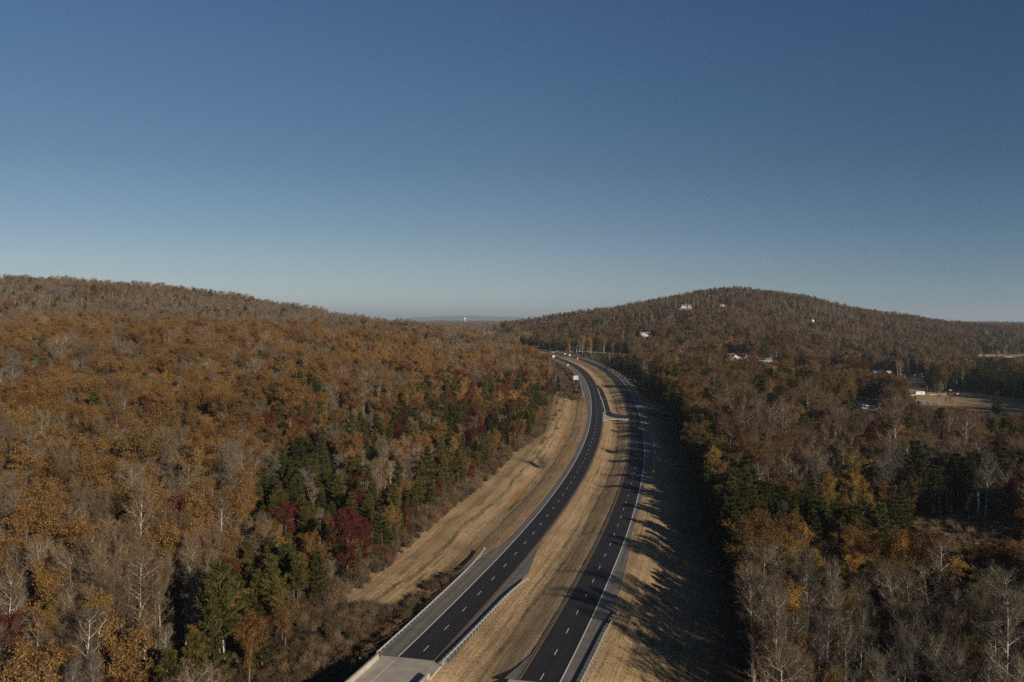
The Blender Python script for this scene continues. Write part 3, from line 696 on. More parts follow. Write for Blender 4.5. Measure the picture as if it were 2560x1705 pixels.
# little wooden fence below the bridge approach
x_, y_, z_ = at(914, 1660); fe = tag(empty('wooden_fence', (x_, y_, z_), .3), 'short grey wooden post-and-rail fence in the dark ravine below the bridge', 'fence')
for k in (-1.1, 0, 1.1): MB().box(k-.08, k+.08, -.08, .08, -.5, 1.25).build('post', M_wood, fe)
for zz_ in (.5, 1.0): MB().box(-1.1, 1.1, -.13, -.085, zz_-.08, zz_+.08).build('rail', M_wood, fe)

def pole(label, px, ybase, ytop, Z, arms=True):
    x = (px-CX)/F*Z; z = gz(x, Z); h = max(CAMZ-(ytop-YH)/F*Z - z, 7.5)
    o = tag(empty('utility_pole', (x, Z, z)), label, 'utility pole', 'utility poles among the houses')
    MB().tube((0,0,-1),(0,0,h), .17, .11).build('pole_shaft', M_pole, o)
    if arms:
        MB().box(-1.2,1.2,-.08,.08,h-.9,h-.72).build('crossarm', M_pole, o)
        for k in (-1.05, 0, 1.05): MB().tube((k,0,h-.72),(k,0,h-.5),.07).build('insulator', M_signw, o)
    return o
M_pole = material('pole_timber', (.36,.33,.29), .85, noise=(3,.5,(.26,.23,.20)))
pole('tall bare pale pole rising from the leafless woods', 2260, 1122, 1066, 455, False)
pole('utility pole with crossarm beside the yard of the long white mobile home', 2287, 962, 940, 930)
pole('utility pole behind the field by the blue truck-shaped building, nearest it', 2458, 894, 879, 1400)
pole('utility pole by the far house row, smaller and farther off', 2446, 894, 880, 1480)
pole('utility pole above the pale drive near the far blue-sided building', 2484, 893, 879, 1500)
pole('utility pole in front of the brown-roofed house with three white gables', 1773, 905, 886, 900)

# ------------------------------------------------------------------ buildings
M_wwall = material('white_siding', (.74,.73,.70), .7, noise=(.6,.6,(.62,.61,.58)))
M_brick = material('brick_wall', (.20,.10,.07), .9, noise=(2,.6,(.27,.15,.10)))
M_tan = material('tan_siding', (.42,.35,.26), .8)
M_roofd = material('dark_shingle', (.05,.048,.05), .9, noise=(1,.5,(.085,.08,.08)))
M_roofg = material('grey_shingle', (.17,.17,.175), .85, noise=(1,.5,(.25,.25,.26)))
M_roofb = material('brown_shingle', (.11,.075,.055), .9, noise=(1,.5,(.16,.11,.08)))
M_roofblue = material('blue_metal_roof', (.03,.12,.30), .4, .2)
M_bluew = material('blue_siding', (.10,.17,.30), .6)
M_glass = material('window_glass', (.02,.025,.03), .1, spec=.6)
M_trim = material('white_trim', (.78,.78,.76), .6)
def house(label, x, y, z, L_, W_, H_, rise, rz, wall=M_wwall, roof=M_roofd, gables=(), chimney=False, name='house', cat='house', porch=False, winrows=1):
    """ridge along local x; gables: (x, width, projection) front cross gables"""
    o = tag(empty(name, (x, y, z), rz), label, cat)
    MB().prism([(-W_/2,-3),(W_/2,-3),(W_/2,H_),(0,H_+rise),(-W_/2,H_)], -L_/2, L_/2)
    m_ = MB(); prof = [(-W_/2,-3),(W_/2,-3),(W_/2,H_),(0,H_+rise),(-W_/2,H_)]
    m_.prism(prof, -L_/2, L_/2); m_.v = [(v[1], v[0], v[2]) for v in m_.v]; m_.f = [tuple(reversed(f)) for f in m_.f]
    for gx_, gw, gp in gables:
        m2 = MB(); m2.prism([(gx_-gw/2,-3),(gx_+gw/2,-3),(gx_+gw/2,H_-.02),(gx_,H_+gw*.42),(gx_-gw/2,H_-.02)], -W_/2-gp, -W_/2+.5)
        m_.add(m2.v, m2.f)
    m_.build('wall', wall, o)
    r = MB(); k = .22; ov = .45; sl = rise/(W_/2)
    for s_ in (-1, 1):
        y0, y1 = 0, s_*(W_/2+ov); z0, z1 = H_+rise+.05, H_-sl*ov+.05
        vv = [(-L_/2-ov,y0,z0),(L_/2+ov,y0,z0),(L_/2+ov,y1,z1),(-L_/2-ov,y1,z1)]; vv += [(a,b,c+k) for a,b,c in vv]
        r.add(vv, [(0,1,2,3),(7,6,5,4),(0,4,5,1),(1,5,6,2),(2,6,7,3),(3,7,4,0)])
    for gx_, gw, gp in gables:
        for s_ in (-1, 1):
            vv = [(gx_,-W_/2-gp-.35,H_+gw*.42+.05),(gx_,0,H_+gw*.42+.05),(gx_+s_*(gw/2+.35),0,H_-.25),(gx_+s_*(gw/2+.35),-W_/2-gp-.35,H_-.25)]; vv += [(a,b,c+k) for a,b,c in vv]
            r.add(vv, [(0,1,2,3),(7,6,5,4),(0,4,5,1),(1,5,6,2),(2,6,7,3),(3,7,4,0)])
    ro = r.build('roof', roof, o)
    if chimney: MB().box(-L_*.18-.45,-L_*.18+.45,.2,1.1,H_,H_+rise+1.6).build('chimney', M_brick, ro)
    nwin = max(2, int(L_/3.2))
    for row in range(winrows):
        for i in range(nwin):
            xx = -L_/2 + (i+.5)*L_/nwin
            if any(abs(xx-g[0]) < g[1]/2+.4 for g in gables): continue
            if i == nwin//2 and row == 0:
                dr = MB().box(xx-.5, xx+.5, -W_/2-.06, -W_/2+.02, 0, 2.1).build('door', M_roofb, o); MB().box(xx+.3, xx+.38, -W_/2-.11, -W_/2-.062, 1, 1.1).build('handle', M_gal, dr); continue
            zb = .95+row*2.8; f_ = MB().box(xx-.62, xx+.62, -W_/2-.05, -W_/2+.02, zb-.1, zb+1.35).build('window', M_trim, o)
            MB().box(xx-.5, xx+.5, -W_/2-.07, -W_/2-.053, zb, zb+1.25).build('pane', M_glass, f_)
    for gx_, gw, gp in gables:
        f_ = MB().box(gx_-.7, gx_+.7, -W_/2-gp-.05, -W_/2-gp+.02, .9, 2.3).build('window', M_trim, o)
        MB().box(gx_-.58, gx_+.58, -W_/2-gp-.07, -W_/2-gp-.053, 1, 2.2).build('pane', M_glass, f_)
    f_ = MB().box(L_/2-.02, L_/2+.05, -.6, .6, 1.0, 2.3).build('window', M_trim, o); MB().box(L_/2+.053, L_/2+.07, -.48, .48, 1.1, 2.2).build('pane', M_glass, f_)
    if porch:
        po = MB().box(-L_*.3, L_*.3, -W_/2-2.2, -W_/2-.08, 2.5, 2.7).build('porch_roof', roof, o)
        for i in range(4): xx = -L_*.28+i*L_*.56/3; MB().tube((xx,-W_/2-2.05,-1),(xx,-W_/2-2.05,2.5),.1).build('porch_post', M_trim, po)
    return o
def hp(px, py, Z):
    x = (px-CX)/F*Z; z = CAMZ-(py-YH)/F*Z; return x, Z, z
HOUSES = []; SEEN = []
def place(px, py, Z, lab, *a, **k):
    x, y, z = hp(px, py, Z); HOUSES.append((x, y)); SEEN.append((px/1.0875, (a[0]*.5/Z*F+5)/1.0875, (py-(a[2]+a[3])/Z*F)/1.0875, (py-a[2]*.3/Z*F)/1.0875, Z)); return house(lab, x, y, z, *a, **k)
place(1716, 770, 1600, 'long low house with pale roof and white gable high on the wooded hill', 17, 9, 3.2, 2.6, -.25, roof=M_roofg, gables=((6,5,1.5),))
place(1808, 767, 1680, 'pale-roofed house with tall chimney beside the hilltop pines', 13, 8, 3.0, 2.2, -.1, roof=M_roofg, chimney=True)
place(1612, 846, 1235, 'big white two-storey farmhouse with gables and porch on the lower hill', 14, 8, 5.6, 2.8, .15, roof=M_roofg, gables=((-4,5,2),), porch=True, winrows=2)
place(1699, 807, 1500, 'tiny white shed alone on the wooded hillside', 3.4, 3, 2.6, 1.4, 1.2, name='garden_shed', cat='shed')
place(2033, 809, 1650, 'tall narrow white house end standing among dark pines on the hill', 4.5, 4, 6.5, 2.0, 1.3, roof=M_roofd, winrows=2)
place(1842, 899, 950, 'brown-roofed house with three white gables at the foot of the hill', 21, 9, 3.4, 3.0, .08, roof=M_roofb, gables=((-8.5,5,1.6),(-3.4,5,1.6),(8,5,2.4)))
place(1914, 906, 1045, 'low grey-roofed house just right of the three-gabled one', 14, 8, 2.8, 2.2, -.3, roof=M_roofg, wall=M_wwall)
place(1945, 905, 1080, 'small dark steep-gabled house between two low grey roofs', 7, 6, 3.4, 3.2, 1.35, roof=M_roofd, wall=M_brick)
place(2001, 917, 1090, 'dark-roofed house showing one bright white gable edge', 12, 7, 2.6, 2.0, -.35, roof=M_roofd)
place(2082, 919, 1080, 'small bright white cottage behind pale leafless trees', 5, 4.5, 3.2, 1.8, .9, roof=M_roofg)
place(2228, 898, 1300, 'small white farmhouse above the mobile homes, half hidden by trees', 8, 6, 3.0, 2.2, -.5, roof=M_roofg)
place(2166, 923, 1120, 'little white shed beside the rust-coloured trees, left of the blue roof', 4, 4, 2.6, 1.4, 1.0, name='garden_shed', cat='shed')
place(2195, 934, 1035, 'low building under a bright blue metal roof', 13, 7, 2.6, 1.4, .05, roof=M_roofblue, wall=M_tan)
place(2221, 936, 1020, 'small tan-roofed outbuilding next to the blue roof', 5, 5, 2.4, 1.4, .2, roof=M_tan, wall=M_tan, name='outbuilding', cat='shed')
place(2274, 945, 1000, 'long white mobile home with grey roof facing the yard', 25, 7.5, 2.7, 1.5, -.28, roof=M_roofg, wall=M_wwall, name='mobile_home', cat='mobile home')
place(2303, 940, 1010, 'small white shed right behind the long mobile home', 3, 3, 2.6, 1, .6, name='garden_shed', cat='shed')
place(2299, 967, 890, 'small grey-roofed outbuilding below the long mobile home', 8, 5, 2.4, 1.4, -.25, roof=M_roofg, wall=M_brick, name='outbuilding', cat='shed')
place(2376, 984, 790, 'pale tan shed at the edge of the field under the big green tree', 3.4, 3, 2.3, 1.1, .5, wall=M_tan, roof=M_tan, name='garden_shed', cat='shed')
place(2311, 1013, 677, 'low grey-roofed shed in the near corner of the field', 8, 4.5, 2.2, 1.0, -.15, roof=M_roofg, wall=M_roofg, name='outbuilding', cat='shed')
place(2168, 1020, 655, 'grey house with white gable end screened by pale bare trunks', 15, 8, 2.8, 2.0, -.3, roof=M_roofg, wall=M_wwall)
place(2516, 896, 1450, 'blue-sided building with bright white end beyond the dark pines', 13, 6, 3.2, 1.2, -.35, roof=M_bluew, wall=M_wwall)
place(2436, 953, 960, 'small weathered barn beside the tall grey leafless tree', 4.5, 5, 3.4, 2.2, .9, roof=M_roofb, wall=M_tan, name='barn', cat='barn')
# fence by the field
fz = tag(empty('board_fence', (0,0,0)), 'low pale board fence along the top of the mown field', 'fence')
fp = [hp(2324, 989, 765), hp(2352, 988, 768), hp(2380, 988, 772), hp(2407, 985, 782)]
for a, b in zip(fp[:-1], fp[1:]):
    m_ = MB(); 
    for zz_ in (.3, .7, 1.1): m_.add([(a[0],a[1],a[2]+zz_),(b[0],b[1],b[2]+zz_),(b[0],b[1],b[2]+zz_+.22),(a[0],a[1],a[2]+zz_+.22),(a[0],a[1]+.06,a[2]+zz_),(b[0],b[1]+.06,b[2]+zz_),(b[0],b[1]+.06,b[2]+zz_+.22),(a[0],a[1]+.06,a[2]+zz_+.22)], [(0,1,2,3),(7,6,5,4),(3,2,6,7),(0,4,5,1),(0,3,7,4),(1,5,6,2)])
    m_.build('fence_panel', M_tan, fz)
for a in fp: MB().box(a[0]-.08,a[0]+.08,a[1]-.14,a[1]-.01,a[2]-2,a[2]+1.5).build('post', M_tan, fz)

# water tower on the plain
x, y, z = hp(1162, 806, 5600)
wt = tag(empty('water_tower', (x, y, z)), 'white water tower standing on the far plain before the blue mountains', 'water tower')
mt = MB(); prof = [(0.1,0),(5.2,0),(3.4,5),(2.6,12),(2.6,19),(4.2,22),(6.0,25),(6.3,28),(5.2,31.5),(3,33.6),(.1,34.4)]
def lathe(prof, n=20):
    m_ = MB()
    for r_, z_ in prof: m_.v += [(r_*math.cos(2*math.pi*i/n), r_*math.sin(2*math.pi*i/n), z_) for i in range(n)]
    for k in range(len(prof)-1): m_.f += [(k*n+i, k*n+(i+1) % n, (k+1)*n+(i+1) % n, (k+1)*n+i) for i in range(n)]
    return m_
lathe([(3.6,-22),(3.2,0),(2.4,6),(2.2,12),(2.2,17.4)]).build('stem', M_trim, wt, True)
lathe([(2.3,17),(3.6,19),(5.2,22),(5.6,25),(4.6,28),(2.6,30),(.05,30.8)]).build('tank', M_trim, wt, True)

# ------------------------------------------------------------------ vehicles
M_tyre = material('tyre_rubber', (.015,.015,.016), .9); M_rim = material('rim_alloy', (.5,.5,.52), .3, .8)
M_cw = material('white_car_paint', (.74,.75,.76), .22, .1, spec=.6); M_cd = material('dark_car_paint', (.02,.021,.026), .18, .2, spec=.6)
M_red = material('tail_lamp_red', (.35,.01,.01), .3); M_lamp = material('headlamp_glass', (.8,.8,.8), .1)
def car(label, x, y, z, rz, paint, suv=False):
    """front towards local +y"""
    o = tag(empty('car', (x, y, z), rz), label, 'car')
    h = .28 if suv else 0; W_ = .92
    # body loft along y: (y, halfwidth, zbottom, ztop)
    st = [(-2.25,.70,.42,.80),(-2.2,.82,.32,.92+h*.5),(-1.7,W_,.25,.98+h*.5),(-.6,W_,.22,.95+h*.3),(.8,W_,.22,.94+h*.3),(1.6,.90,.24,.86+h*.4),(2.15,.82,.30,.72+h*.4),(2.32,.66,.40,.60+h*.3)]
    m_ = MB()
    for yy, hw, zb, zt in st: m_.v += [(-hw*.94,yy,zb),(hw*.94,yy,zb),(hw,yy,(zb+zt)/2),(hw*.9,yy,zt-.04),(hw*.6,yy,zt),(-hw*.6,yy,zt),(-hw*.9,yy,zt-.04),(-hw,yy,(zb+zt)/2)]
    n = 8
    for k in range(len(st)-1): m_.f += [(k*n+i, k*n+(i+1) % n, (k+1)*n+(i+1) % n, (k+1)*n+i) for i in range(n)]
    m_.f += [tuple(range(n-1,-1,-1)), tuple(range(len(m_.v)-n, len(m_.v)))]
    m_.build('body', paint, o, True)
    top = 1.45+h*1.2; rr = -1.95 if suv else -1.55
    gh = MB().add([(-.84,rr-.1,.94+h*.4),(.84,rr-.1,.94+h*.4),(.84,1.05,.94+h*.3),(-.84,1.05,.94+h*.3),(-.66,rr+.35,top-.03),(.66,rr+.35,top-.03),(.66,.30,top-.03),(-.66,.30,top-.03)],
        [(3,2,1,0),(4,5,6,7),(0,1,5,4),(1,2,6,5),(2,3,7,6),(3,0,4,7)]); gh.build('glass_house', M_glass, o)
    rf = MB().add([(-.66,rr+.3,top-.025),(.66,rr+.3,top-.025),(.66,.34,top-.025),(-.66,.34,top-.025),(-.6,rr+.4,top+.03),(.6,rr+.4,top+.03),(.6,.25,top+.03),(-.6,.25,top+.03)],
        [(3,2,1,0),(4,5,6,7),(0,1,5,4),(1,2,6,5),(2,3,7,6),(3,0,4,7)]); rf.build('roof', paint, o)
    for sx in (-1, 1):
        for sy in (-1.4, 1.4):
            wobj = MB().tube((sx*.72,sy,.33),(sx*.94,sy,.33),.33,n=16).build('wheel', M_tyre, o); MB().tube((sx*.945,sy,.33),(sx*.955,sy,.33),.2,n=12).build('rim', M_rim, wobj)
        MB().box(sx*.68-.14, sx*.68+.14, -2.29,-2.2,.66,.82).build('tail_light', M_red, o)
        MB().box(sx*.6-.16, sx*.6+.16, 2.2,2.3,.5,.62).build('headlight', M_lamp, o)
        MB().box(sx*1.0-.09, sx*1.0+.09, .62,.78,.92,1.04).build('mirror', paint, o)
    return o
def heading(C, y): k = at_y(C, y); T = C[k+2]-C[k-2]; return math.atan2(-T[0], T[1])
k = 508; p = rdpt(1599.5, 1074); car('white car driving away through the tree shadows on the eastbound lanes', p[0], p[1], float(zroad(p[1]))+.01, heading(RC, p[1]), M_cw)
p = rdpt(1545, 957.5); car('dark car at the edge of the eastbound bend above the turn lane', p[0], p[1], float(zroad(p[1]))+.01, heading(RC, p[1]), M_cd, True)
p = z4(790, 322); car('dark car with bright windscreen coming towards the camera on the westbound lanes', p[0], p[1], float(zroad(p[1]))+.01, heading(LC, p[1])+math.pi, M_cd)
p = z4(672, 148); car('white car waiting at the far junction beside the median', p[0], p[1], float(zroad(p[1]))+.05, 1.1, M_cw, True)
p = z4(868, 195); car('dark car turning at the mouth of the far side road', p[0], p[1], float(zroad(p[1]))+.05, -1.2, M_cd)
for kx, lab in ((1551, 'white car on the far side road, the leading one of two'), (1558, 'white car on the far side road, following close behind another')):
    x = (kx-CX)/F*1132; y = 1137-(x-140)*.2; car(lab, x, y, zs2(x, y)+.05, -1.35, M_cw)
# white camper and car beside the field
x, y, z = hp(2299, 988, 769); cm = tag(empty('camper_trailer', (x, y, z), .12), 'white camper trailer with dark windows parked at the head of the field', 'camper')
MB().prism([(-4,.6),(4,.6),(4.1,2.9),(3.7,3.2),(-3.7,3.2),(-4.1,2.6)], -1.2, 1.2).build('body', M_cw, cm)
for xx in (-2.6, -.3, 2.1): MB().box(xx-.55,xx+.55,-1.23,-1.203,1.7,2.4).build('window', M_glass, cm)
MB().box(.7,1.35,-1.24,-1.203,.75,2.5).build('door', M_tan, cm)
for xx in (-.6, .6): MB().tube((xx,-1.25,.35),(xx,-1.0,.35),.35,n=14).build('wheel', M_tyre, cm)
MB().box(-5,-4.0,-.1,.1,.55,.7).build('tow_bar', M_post, cm)
x, y, z = hp(2281, 989, 765); car('white car parked in front of the camper trailer by the field', x, y, z, 1.4, M_cw)
# ------------------------------------------------------------------ tree meshes
def tubes_np(P0, P1, R0, R1, sides):
    P0 = np.asarray(P0, float); P1 = np.asarray(P1, float); R0 = np.asarray(R0); R1 = np.asarray(R1)
    A = P1-P0; A /= np.maximum(np.linalg.norm(A, axis=1), 1e-6)[:, None]
    ref = np.where(np.abs(A[:, 2:3]) < .9, np.array([[0, 0, 1.]]), np.array([[1., 0, 0]]))
    U = np.cross(A, ref); U /= np.linalg.norm(U, axis=1)[:, None]; W_ = np.cross(A, U); n = len(P0); rings = []
    for P, Rr in ((P0, R0), (P1, R1)):
        for i in range(sides):
            a = 2*math.pi*i/sides; rings.append(P + (U*math.cos(a)+W_*math.sin(a))*Rr[:, None])
    V = np.stack(rings, 1); b = np.arange(n)[:, None]*2*sides
    q = np.concatenate([b + np.array([[i, (i+1) % sides, sides+(i+1) % sides, sides+i]]) for i in range(sides)])
    return V.reshape(-1, 3), q
def unit(v): return v/np.maximum(np.linalg.norm(v, axis=-1, keepdims=True), 1e-9)
def skeleton(r, H, r0, crown0, spread, limbs, subs, up=.9, fork=False, lean=.03):
    """returns trunk+limb segments and the sub-branch segments (tips for twigs or leaves)"""
    seg = []; sub = []
    n = 9; zs = np.linspace(0, H*.93, n); wob = np.cumsum(r.normal(0, lean*H/n, (n, 2)), axis=0); wob[0] = 0
    T = np.stack([wob[:, 0], wob[:, 1], zs], 1); rad = r0*(1-np.linspace(0, 1, n)*.9)
    for i in range(n-1): seg.append((T[i], T[i+1], rad[i], rad[i+1]))
    def tr(u): k = min(int(u*(n-1)), n-2); f_ = u*(n-1)-k; return T[k]*(1-f_)+T[k+1]*f_, rad[k]*(1-f_)+rad[k+1]*f_
    for i in range(limbs):
        u = crown0 + (1-crown0)*((i+.5)/limbs)**(.85) + r.normal(0, .015); u = min(max(u, .1), .98)
        p, rr = tr(u); az = i*2.4+r.normal(0, .4)
        w_ = math.sin(math.pi*min(1, (.18+.82*(1-(u-crown0)/(1-crown0+1e-6)))))**.7 if u > crown0 else .5
        L_ = spread*(.45+.75*w_)*r.uniform(.7, 1.15); el = r.uniform(.45, .95)*up
        dr = np.array([math.cos(az)*math.cos(el), math.sin(az)*math.cos(el), math.sin(el)])
        if fork and i < 3: L_ *= 1.3; rr = r0*.75; dr = unit(dr+np.array([0, 0, .4]))
        m = 5; q = p.copy(); ra = rr*.60
        for j in range(m):
            dr = unit(dr + r.normal(0, .16, 3) + np.array([0, 0, .10])); q2 = q + dr*L_/m; rb = max(ra*.72, .02)
            seg.append((q, q2, ra, rb))
            if j >= 1 or limbs < 12:
                for s_ in range(subs if j < m-1 else subs+1):
                    d2 = unit(dr*.8 + r.normal(0, .62, 3) + np.array([0, 0, .22])); Ls = L_*r.uniform(.16, .34)
                    c = q + (q2-q)*r.uniform(0, 1); e = c + d2*Ls*.5; d3 = unit(d2 + r.normal(0, .3, 3)+np.array([0,0,.1])); e2 = e+d3*Ls*.5
                    sub.append((c, e, rb*.55, rb*.38)); sub.append((e, e2, rb*.38, .014))
            q, ra = q2, rb
    for s_ in range(6):
        dr = unit(np.array([r.normal(0,.45), r.normal(0,.45), 1])); c = T[-1]; L_ = H*.1*r.uniform(.6, 1.1); sub.append((c, c+dr*L_*.5, .03, .02)); sub.append((c+dr*L_*.5, c+dr*L_, .02, .012))
    return seg, sub
def segs_mesh(seg, sides):
    return tubes_np([s[0] for s in seg], [s[1] for s in seg], np.array([s[2] for s in seg]), np.array([s[3] for s in seg]), sides)
def merge(parts):
    V = []; Fq = {}; b = 0
    for v, q in parts:
        V.append(v); Fq.setdefault(q.shape[1], []).append(q+b); b += len(v)
    return np.concatenate(V), [np.concatenate(f) for f in Fq.values()]
def twigs(r, sub, per, L0, L1, rad):
    A = np.array([s[0] for s in sub]); B = np.array([s[1] for s in sub]); k = np.repeat(np.arange(len(A)), per); n = len(k)
    u = r.uniform(0, 1, (n, 1)); P = A[k]*(1-u)+B[k]*u; D = unit(unit(B[k]-A[k])*.7 + r.normal(0, .6, (n, 3)) + np.array([0, 0, .35]))
    L_ = r.uniform(L0, L1, (n, 1)); M = P+D*L_*.55; D2 = unit(D + r.normal(0, .35, (n, 3)) + np.array([0, 0, .15])); E_ = M+D2*L_*.45
    a = tubes_np(P, M, np.full(n, rad), np.full(n, rad*.75), 3); b = tubes_np(M, E_, np.full(n, rad*.75), np.full(n, rad*.35), 3)
    return [a, b], E_
def leaves(r, P, per, spread, size, flat=.6):
    n = len(P)*per; C = np.repeat(P, per, axis=0) + r.normal(0, spread, (n, 3))*np.array([1, 1, flat])
    a = unit(r.normal(0, 1, (n, 3))); b = unit(np.cross(a, r.normal(0, 1, (n, 3)))); s = size*r.uniform(.55, 1.25, (n, 1))
    V = np.stack([C-a*s*.5, C+b*s*.32, C+a*s*.5, C-b*s*.32], 1).reshape(-1, 3); q = np.arange(n*4).reshape(n, 4)
    return V, q
def bark_mat(name, c0, c1):
    m = material(name, c0, .9, noise=(1.2, .5, c1), spec=.1); return m
def crown_mat(name, stops, transl=.25, rough=.8):
    """colour picked per tree by the attributes hue and val, with leaf-to-leaf variation"""
    m = bpy.data.materials.new(name); m.use_nodes = True; t_ = m.node_tree; n_ = t_.nodes; l_ = t_.links; n_.clear()
    out = n_.new('ShaderNodeOutputMaterial'); df = n_.new('ShaderNodeBsdfDiffuse'); tr = n_.new('ShaderNodeBsdfTranslucent'); mx = n_.new('ShaderNodeMixShader'); mx.inputs[0].default_value = transl
    h = n_.new('ShaderNodeAttribute'); h.attribute_type = 'INSTANCER'; h.attribute_name = 'hue'
    v = n_.new('ShaderNodeAttribute'); v.attribute_type = 'INSTANCER'; v.attribute_name = 'val'
    g_ = n_.new('ShaderNodeNewGeometry'); no = n_.new('ShaderNodeTexNoise'); no.inputs['Scale'].default_value = .55; no.inputs['Detail'].default_value = 3
    l_.new(g_.outputs['Position'], no.inputs['Vector'])
    ma = n_.new('ShaderNodeMath'); ma.operation = 'MULTIPLY_ADD'; ma.inputs[1].default_value = .5; l_.new(no.outputs['Fac'], ma.inputs[0])
    mb_ = n_.new('ShaderNodeMath'); mb_.operation = 'SUBTRACT'; mb_.inputs[1].default_value = .25; l_.new(h.outputs['Fac'], mb_.inputs[0]); l_.new(mb_.outputs[0], ma.inputs[2])
    r_ = n_.new('ShaderNodeValToRGB'); e = r_.color_ramp.elements; e[0].position, e[0].color = stops[0][0], (*stops[0][1], 1); e[1].position, e[1].color = stops[-1][0], (*stops[-1][1], 1)
    for p_, c_ in stops[1:-1]: k_ = e.new(p_); k_.color = (*c_, 1)
    l_.new(ma.outputs[0], r_.inputs[0])
    ri = n_.new('ShaderNodeMath'); ri.operation = 'MULTIPLY_ADD'; l_.new(g_.outputs['Random Per Island'], ri.inputs[0]); ri.inputs[1].default_value = .7; ri.inputs[2].default_value = .65
    mv = n_.new('ShaderNodeMath'); mv.operation = 'MULTIPLY'; l_.new(ri.outputs[0], mv.inputs[0]); l_.new(v.outputs['Fac'], mv.inputs[1])
    vm = n_.new('ShaderNodeVectorMath'); vm.operation = 'SCALE'; l_.new(r_.outputs[0], vm.inputs[0]); l_.new(mv.outputs[0], vm.inputs['Scale'])
    l_.new(vm.outputs[0], df.inputs[0]); l_.new(vm.outputs[0], tr.inputs[0]); l_.new(df.outputs[0], mx.inputs[1]); l_.new(tr.outputs[0], mx.inputs[2]); l_.new(mx.outputs[0], out.inputs[0])
    return m
MB_pale = bark_mat('pale_bark', (.40,.37,.33), (.62,.58,.52))
MB_grey = bark_mat('grey_bark', (.12,.10,.085), (.22,.19,.16))
MB_pine = bark_mat('pine_bark', (.085,.06,.045), (.15,.11,.085))
MC_bare = crown_mat('bare_twigs', [(.0,(.145,.13,.11)),(.3,(.18,.148,.105)),(.6,(.205,.142,.082)),(.85,(.165,.105,.065)),(1,(.14,.074,.052))], .0)
MC_oak = crown_mat('russet_leaves', [(.0,(.14,.072,.030)),(.35,(.205,.115,.042)),(.6,(.265,.152,.052)),(.8,(.215,.135,.055)),(1,(.155,.060,.026))], .25)
MC_red = crown_mat('crimson_leaves', [(.0,(.085,.022,.018)),(.5,(.120,.033,.026)),(1,(.15,.055,.035))], .25)
MC_gold = crown_mat('golden_leaves', [(.0,(.16,.115,.028)),(.5,(.26,.155,.035)),(1,(.30,.165,.035))], .3)
MC_pine = crown_mat('pine_needles', [(.0,(.046,.052,.018)),(.4,(.078,.076,.024)),(.75,(.105,.092,.028)),(1,(.10,.080,.028))], .15)
MC_brush = crown_mat('brush_stems', [(.0,(.06,.045,.025)),(.3,(.15,.11,.065)),(.5,(.26,.20,.14)),(.7,(.24,.14,.06)),(.85,(.10,.085,.035)),(1,(.18,.06,.03))], .15)

VAR = {}        # kind -> list of (trunk mesh, crown mesh)
def mesh_only(name, V, Fs, mat):
    o = mesh_np(name, V, Fs, mat, link=False); me = o.data; bpy.data.objects.remove(o); return me
def add_variant(kind, trunk, crown, mt, mc):
    VAR.setdefault(kind, []).append((mesh_only('trunk', *merge(trunk), mt), mesh_only('crown', *merge(crown), mc)))
for v in range(7):          # leafless trees, 20 m
    r = np.random.default_rng(100+v); fork = v in (2, 5); tall = v in (0, 3, 6)
    seg, sub = skeleton(r, 20, .27 if not fork else .30, .5 if tall else .34, 3.0 if tall else 4.2 if not fork else 5.2, 15 if tall else 19, 3, up=1.1 if tall else .95, fork=fork, lean=.035)
    tw, ends = twigs(r, sub[1::2], 6, .7, 1.7, .02)
    tw2, _ = twigs(r, sub[::2], 2, .6, 1.3, .02)
    extra = []
    if v in (1, 4): extra = [leaves(r, ends[r.random(len(ends)) < .10], 2, .15, .24)]
    add_variant('bare_tree', [segs_mesh(seg, 6), segs_mesh(sub, 4)], tw+tw2+extra, MB_pale if v % 3 != 2 else MB_grey, MC_bare)
for v in range(6):          # oaks keeping russet leaves, 18 m
    r = np.random.default_rng(200+v); thin = v in (1, 4)
    seg, sub = skeleton(r, 17.5, .25, .30, 4.9 if not thin else 3.8, 18, 2, up=.85, lean=.03)
    tips = np.array([s[1] for s in sub]); per = 24 if not thin else 12
    keep = r.random(len(tips)) < (.9 if not thin else .7); tw, ends = twigs(r, sub[1::2], 2, .6, 1.2, .02)
    add_variant('oak_tree', [segs_mesh(seg, 6), segs_mesh(sub, 3)], [leaves(r, tips[keep], per, .48, .36), leaves(r, ends, 3, .3, .34)]+tw, MB_grey, MC_oak)
for v in range(3):
    r = np.random.default_rng(300+v); seg, sub = skeleton(r, 14, .18, .18, 3.7, 18, 2, up=.95, lean=.02); tips = np.array([s[1] for s in sub])
    add_variant('maple_tree', [segs_mesh(seg, 5), segs_mesh(sub, 3)], [leaves(r, tips, 20, .42, .32)], MB_grey, MC_red)
for v in range(3):
    r = np.random.default_rng(400+v); seg, sub = skeleton(r, 16, .2, .2, 3.4, 20, 2, up=1.15, lean=.02); tips = np.array([s[1] for s in sub])
    add_variant('yellow_tree', [segs_mesh(seg, 5), segs_mesh(sub, 3)], [leaves(r, tips[r.random(len(tips)) < .85], 17, .42, .30)], MB_pale, MC_gold)
